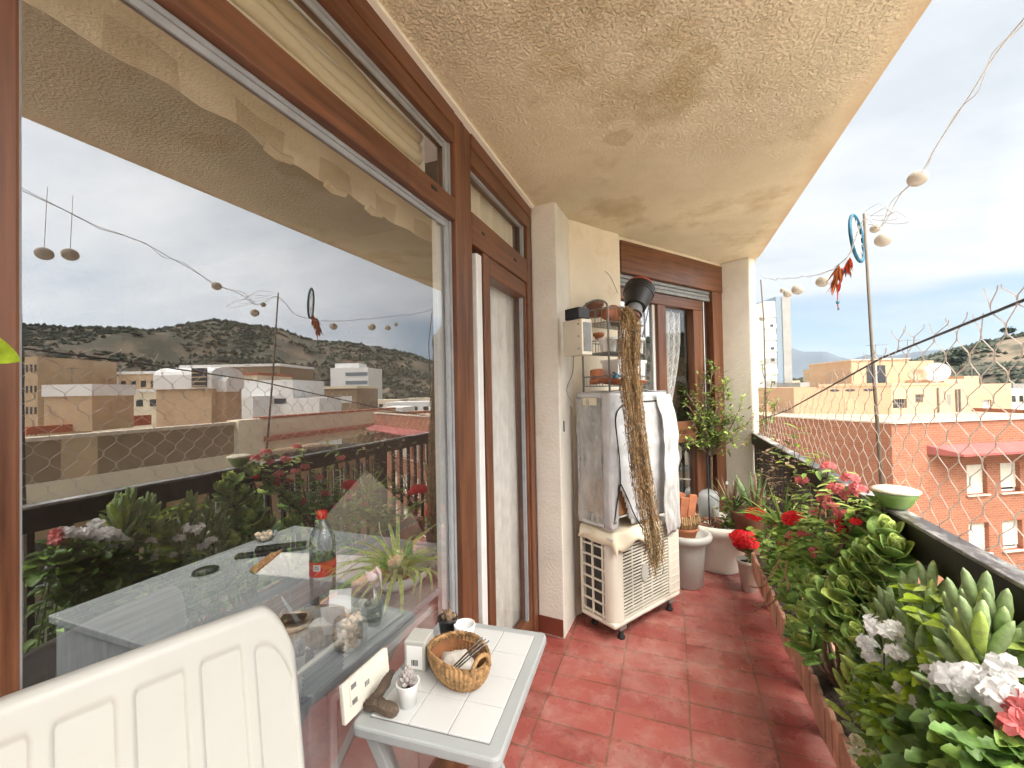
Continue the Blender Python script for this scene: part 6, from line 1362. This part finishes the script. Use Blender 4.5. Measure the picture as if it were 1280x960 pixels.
roofbox('roof_tower', 'wide tan roof box with white cap at the left, mirrored near the window post', 55, 115, 496, 480, 29, 'render_tan', -.7, 3.2, None, False)
MB_ = MB(); A, B_ = rat(30, 520, 27), rat(190, 512, 27.5); MB_.box((A.x - .3, A.y, -.699), (A.x + .3, B_.y, -.2)); o = MB_.build('red_roof_wall', 'roof_tile_red'); tag(o, 'low red roof wall running between the roof boxes, mirrored', 'wall')
A, B_ = rat(110, 517, 31), rat(300, 510, 31); MB_ = MB(); MB_.box((A.x - .2, A.y, -.699), (A.x + .2, B_.y, .1)); o = MB_.build('red_roof_wall', 'roof_tile_red'); tag(o, 'red roof wall behind the louvred roof tower, mirrored', 'wall')
rblock('pale_block', 'pale long block with terrace slab behind the roof tower, mirrored', 115, 200, 491, 62, 10, 'render_pale', floors=1, cols=5, roof='render_white')
rblock('tan_block', 'tan apartment block at the left edge of the mirrored town', 31, 47, 446, 60, 12, 'render_tan', floors=6, cols=3)
rblock('terrace_house', 'house with thin white roof slab left of the louvred roof tower, mirrored', 148, 198, 468, 70, 8, 'render_tan', floors=1, cols=4, roof='render_white')
rblock('terrace_house', 'brown roof terrace house with long white slab right of the louvred roof tower', 226, 350, 460, 72, 12, 'render_brown', floors=1, cols=7, roof='render_white')
rblock('terrace_house', 'cream penthouse under the long white slab, mirrored', 262, 322, 470, 58, 9, 'render_pale', floors=1, cols=4, roof='roof_tile_red')
rblock('white_house', 'plain white house with vents left of the white hotel, mirrored', 300, 366, 476, 48, 8, 'render_white', floors=1, cols=2, wz=(.1, .3))
rblock('white_house', 'lower white house front in the middle of the mirrored town', 282, 316, 496, 44, 6, 'render_white')
rblock('white_house', 'long white wall house below the brown roofed block, mirrored', 366, 399, 498, 46, 6, 'render_white')
rblock('brown_block', 'grey brown flat roofed block with small white window, mirrored', 368, 446, 487, 64, 10, 'render_brown', floors=1, cols=3, roof='render_pale', wmat='frame_white')
t, T, L, s = rblock('white_hotel', 'tall white hotel with banded floors standing before the hill, mirrored', 413, 460, 460, 130, 14, 'render_white')
zt_ = rat(413, 460, 130).z
for k in range(9): MB().box((L * .02, -.1 * s, zt_ - 2.6 - 2.6 * k), (L * .60, -.02 * s, zt_ - 1.5 - 2.6 * k)).build('window_band', 'render_bluegrey' if k in (0, 1, 3) else 'render_grey', t)
MB().box((L * .3, 2 * s, zt_ + .002), (L * .95, 9 * s, rat(413, 454, 130).z)).build('roof_storey', 'render_white', t)
rg3 = random.Random(8); k = 0
for (x0, x1, y, D, mt_, lb) in ((462, 500, 500, 120, 'render_pale', 'pale low block right of the white hotel, mirrored'), (482, 540, 503, 100, 'render_white', 'white low houses below the slope, mirrored near the right end of the pane'), (505, 560, 498, 140, 'render_pale', 'long pale shed at the foot of the slope, mirrored'), (500, 560, 517, 60, 'render_cream', 'cream roof house near the right end of the pane, mirrored'), (470, 503, 510, 70, 'render_white', 'white stepped house between the cream roofs, mirrored'), (47, 70, 482, 90, 'render_cream', 'cream house behind the wide tan roof box, mirrored'), (72, 110, 470, 110, 'render_white', 'white house with flat roof high at the left, mirrored')):
    rblock('town_house', lb, x0, x1, y, D, 9, mt_, floors=1, cols=4, cat='house')
t, T, L, s = rblock('hillside_apartments', 'grey green terraced apartments high on the wooded hill, mirrored', 262, 320, 421, 430, 14, 'render_grey', zb=40)
zt_ = rat(262, 421, 430).z
for k in range(3): MB().box((0, -.6 * s, zt_ - 2.2 - 3.4 * k), (L, -.1 * s, zt_ - .9 - 3.4 * k)).build('terrace_band', 'render_white' if k == 1 else 'render_pale', t)
# street trees and dark cars far below are hidden; two street trees reach into the mirrored view
def tree(p, h, label):
    t = thing('street_tree', label, 'tree', (p.x, p.y, GZ + .13), 0, 'street trees across the road')
    m = MB(); m.tube([(0, 0, 0), (.1, .05, h * .3), (-.05, .1, h * .6), (0, 0, h * .85)], [.2, .16, .1, .03], 8)
    for k in range(9):
        a = k * 2.4; m.tube([(0, .05, h * (.35 + .04 * k)), (math.cos(a) * h * .12, math.sin(a) * h * .12, h * (.5 + .04 * k)), (math.cos(a) * h * .22, math.sin(a) * h * .22, h * (.6 + .04 * k))], [.07, .05, .015], 5)
    m.build('trunk', 'bark_tree', t); c = MB()
    for k in range(2600):
        u = V((rg.gauss(0, 1), rg.gauss(0, 1), rg.gauss(0, 1))).normalized() * rg.random() ** .38; q = V((u.x * h * .27, u.y * h * .27, h * .68 + u.z * h * .33)); q += V((mnoise.noise(q * .8), mnoise.noise(q * .8 + V((7, 0, 0))), 0)) * 1.1
        c.cm = rg.randrange(2); c.leaf(q, V((rg.uniform(-1, 1), rg.uniform(-1, 1), rg.uniform(-.6, .6))), V((0, 0, 1)), rg.uniform(.25, .5), .22, .4, 2)
    c.build('crown', ['leaf_mid', 'leaf_dark'], t)
for i, (y, h) in enumerate(((8.5, 14.5), (13.0, 15.2), (18.2, 14.8))): tree(V((18.6, y, 0)), h, ('tall street tree across the road, nearest to the viewer', 'tall street tree across the road in front of the long pale building', 'tall street tree across the road, farthest along the pale building')[i])

# roof clutter
def aerial(p, h, lab):
    t = thing('tv_aerial', lab, 'aerial', tuple(p), 0, 'television aerials on the roofs'); MB().tube([(0, 0, -.3), (0, 0, h)], .022, 5).build('mast', 'pipe_grey', t)
    m = MB(); m.tube([(-.5, .1, h * .95), (.6, -.1, h * .95)], .014, 4); [m.tube([(x, -.28 + .03 * i, h * .95), (x, .28 - .03 * i, h * .95)], .009, 4) for i, x in enumerate((-.4, -.2, 0, .2, .4))]; m.build('boom', 'pipe_grey', t)
for x, y, D, h, lab in ((1095, 450, 27, 1.0, 'television aerial on the cream penthouse roof, left of the satellite dishes'), (1135, 449, 28, 1.3, 'taller television aerial at the right corner of the cream penthouse roof'), (1215, 472, 25, .8, 'short television aerial on the roof hut right of the satellite dishes'), (1040, 480, 24.5, .7, 'television aerial at the left part of the cream house roof')): aerial(at(x, y, D), h, lab)
for x, y, D, h, lab in ((240, 458, 28, 1.4, 'television aerial beside the white barrel cap, mirrored in the pane'), (310, 476, 47, 1.8, 'television aerial on the plain white house, mirrored'), (340, 461, 60, 2.5, 'television aerial on the long white slab roof, mirrored'), (90, 481, 29.5, 1.2, 'television aerial on the wide tan roof box, mirrored')): aerial(rat(x, y, D), h, lab)
# ------------------------------------------------------------------ the air between the balcony and the mountains
MB().box((-9500, -9500, GZ - 1), (9500, 9500, 620)).build('haze', M('haze_placeholder', (.8, .8, .8)), kind='stuff')
hm, hnt, hb, ho = _new('air'); hnt.nodes.remove(hb); pv = hnt.nodes.new('ShaderNodeVolumePrincipled'); pv.inputs['Color'].default_value = (.62, .75, .92, 1); pv.inputs['Density'].default_value = .00005; pv.inputs['Anisotropy'].default_value = .2
hnt.links.new(pv.outputs[0], ho.inputs['Volume']); hz = bpy.data.objects['haze']; hz.data.materials[0] = hm
# ------------------------------------------------------------------ camera, sky, sun
cam = bpy.data.cameras.new('camera'); co = bpy.data.objects.new('camera', cam); COL.objects.link(co); SC.camera = co
cam.sensor_fit = 'HORIZONTAL'; cam.sensor_width = 36; cam.lens = 36 * FPX / 1280; cam.clip_start = .02; cam.clip_end = 30000
R3 = Mx((RT, UP, -FW)).transposed(); co.matrix_world = Mx.Translation(CAM) @ R3.to_4x4()
SUN_AZ, SUN_EL = 132, 61          # azimuth from the balcony axis towards the street side
sd = V((math.sin(math.radians(SUN_AZ)) * math.cos(math.radians(SUN_EL)), math.cos(math.radians(SUN_AZ)) * math.cos(math.radians(SUN_EL)), math.sin(math.radians(SUN_EL))))
su = bpy.data.lights.new('sun', 'SUN'); su.energy = 1.5; su.angle = math.radians(28); su.color = (1, .94, .85)
so = bpy.data.objects.new('sun', su); COL.objects.link(so); so.matrix_world = sd.to_track_quat('Z', 'Y').to_matrix().to_4x4()
w = bpy.data.worlds.new('World'); SC.world = w; w.use_nodes = True; nt = w.node_tree; nt.nodes.clear()
out = nt.nodes.new('ShaderNodeOutputWorld'); bg = nt.nodes.new('ShaderNodeBackground'); bg.inputs[1].default_value = .1; nt.links.new(bg.outputs[0], out.inputs[0])
sk = nt.nodes.new('ShaderNodeTexSky'); sk.sky_type = 'NISHITA'; sk.sun_disc = False; sk.sun_elevation = math.radians(SUN_EL); sk.sun_rotation = math.radians(SUN_AZ); sk.air_density = 1; sk.dust_density = 1.2; sk.ozone_density = 1.5
tc = nt.nodes.new('ShaderNodeTexCoord'); sx = nt.nodes.new('ShaderNodeSeparateXYZ'); nt.links.new(tc.outputs['Generated'], sx.inputs[0])
def mth(op, a, b=None, clamp=False):
    n = nt.nodes.new('ShaderNodeMath'); n.operation = op; n.use_clamp = clamp
    for i, v in enumerate((a, b)):
        if v is None: continue
        if isinstance(v, (int, float)): n.inputs[i].default_value = v
        else: nt.links.new(v, n.inputs[i])
    return n.outputs[0]
def dirdot(d, k):
    n = nt.nodes.new('ShaderNodeVectorMath'); n.operation = 'DOT_PRODUCT'; nt.links.new(tc.outputs['Generated'], n.inputs[0]); n.inputs[1].default_value = tuple(V(d).normalized())
    return mth('POWER', mth('MAXIMUM', n.outputs['Value'], 0.0), k)
den = mth('ADD', sx.outputs[2], .22)
cv = nt.nodes.new('ShaderNodeCombineXYZ'); nt.links.new(mth('DIVIDE', sx.outputs[0], den), cv.inputs[0]); nt.links.new(mth('DIVIDE', sx.outputs[1], den), cv.inputs[1])
def cn(scale, det, loc, rough=.55, st=(1, 1, 1)):
    mp = nt.nodes.new('ShaderNodeMapping'); mp.inputs['Location'].default_value = loc; mp.inputs['Scale'].default_value = st; mp.inputs['Rotation'].default_value = (0, 0, .35); nt.links.new(cv.outputs[0], mp.inputs[0])
    n = nt.nodes.new('ShaderNodeTexNoise'); n.inputs['Scale'].default_value = scale; n.inputs['Detail'].default_value = det; n.inputs['Roughness'].default_value = rough; nt.links.new(mp.outputs[0], n.inputs['Vector']); return n.outputs['Fac']
shade = ramp(nt, cn(1.1, 7, (2.3, 1.1, 0), .6, (1, 1.7, 1)), [(.32, 0), (.66, 1)])
cloud = mixc(nt, (3.8, 4.15, 4.55), (6.0, 6.1, 6.15), shade)
veil = ramp(nt, cn(2.6, 6, (8, 3, 0), .6, (.6, 1.6, 1)), [(.4, 0), (.7, 1)])
cloud = mixc(nt, cloud, (4.5, 4.8, 5.1), mth('MULTIPLY', veil, .5))
bright = mth('MULTIPLY', dirdot((.24, .95, .42), 14), .25)
cloud = mixc(nt, cloud, (6.2, 6.2, 6.1), bright)
glow = mth('MULTIPLY', dirdot(sd, 8), 1.0)                  # cloud glow round the hidden sun, added out of view to brighten the balcony
gl = mixc(nt, (0, 0, 0), (75, 71, 65), glow)
cloud = mixc(nt, cloud, gl, 1.0, 'ADD')
right = ramp(nt, sx.outputs[0], [(.45, 0), (.95, 1)]); cloud = mixc(nt, cloud, mixc(nt, cloud, (3.1, 3.1, 3.1), 1.0, 'MULTIPLY'), right)   # cloud brightened on the street side to lift its reflection in the pane
# a clear strip low over the hills
edge = mth('ADD', sx.outputs[2], mth('MULTIPLY', mth('SUBTRACT', cn(.9, 5, (5, 9, 0)), .5), .10))
cover = ramp(nt, edge, [(.145, 0), (.178, 1)])
low = mth('MULTIPLY', ramp(nt, cn(1.5, 6, (1, 4, 2), .6), [(.42, 0), (.68, 1)]), .55)
cover = mth('MAXIMUM', cover, low)
side = ramp(nt, mth('DIVIDE', sx.outputs[0], mth('MAXIMUM', sx.outputs[1], .05)), [(.0, 0), (.62, 0), (.80, 1)])   # the strip closes further round to the right
cover = mth('MAXIMUM', cover, side)
clear = mixc(nt, sk.outputs[0], (2.9, 4.1, 5.2), .6)
nt.links.new(mixc(nt, clear, cloud, cover), bg.inputs[0])
vs = SC.view_settings; vs.view_transform = 'Standard'; vs.look = 'None'; vs.exposure = .84; vs.gamma = 1
SC.render.engine = 'CYCLES'
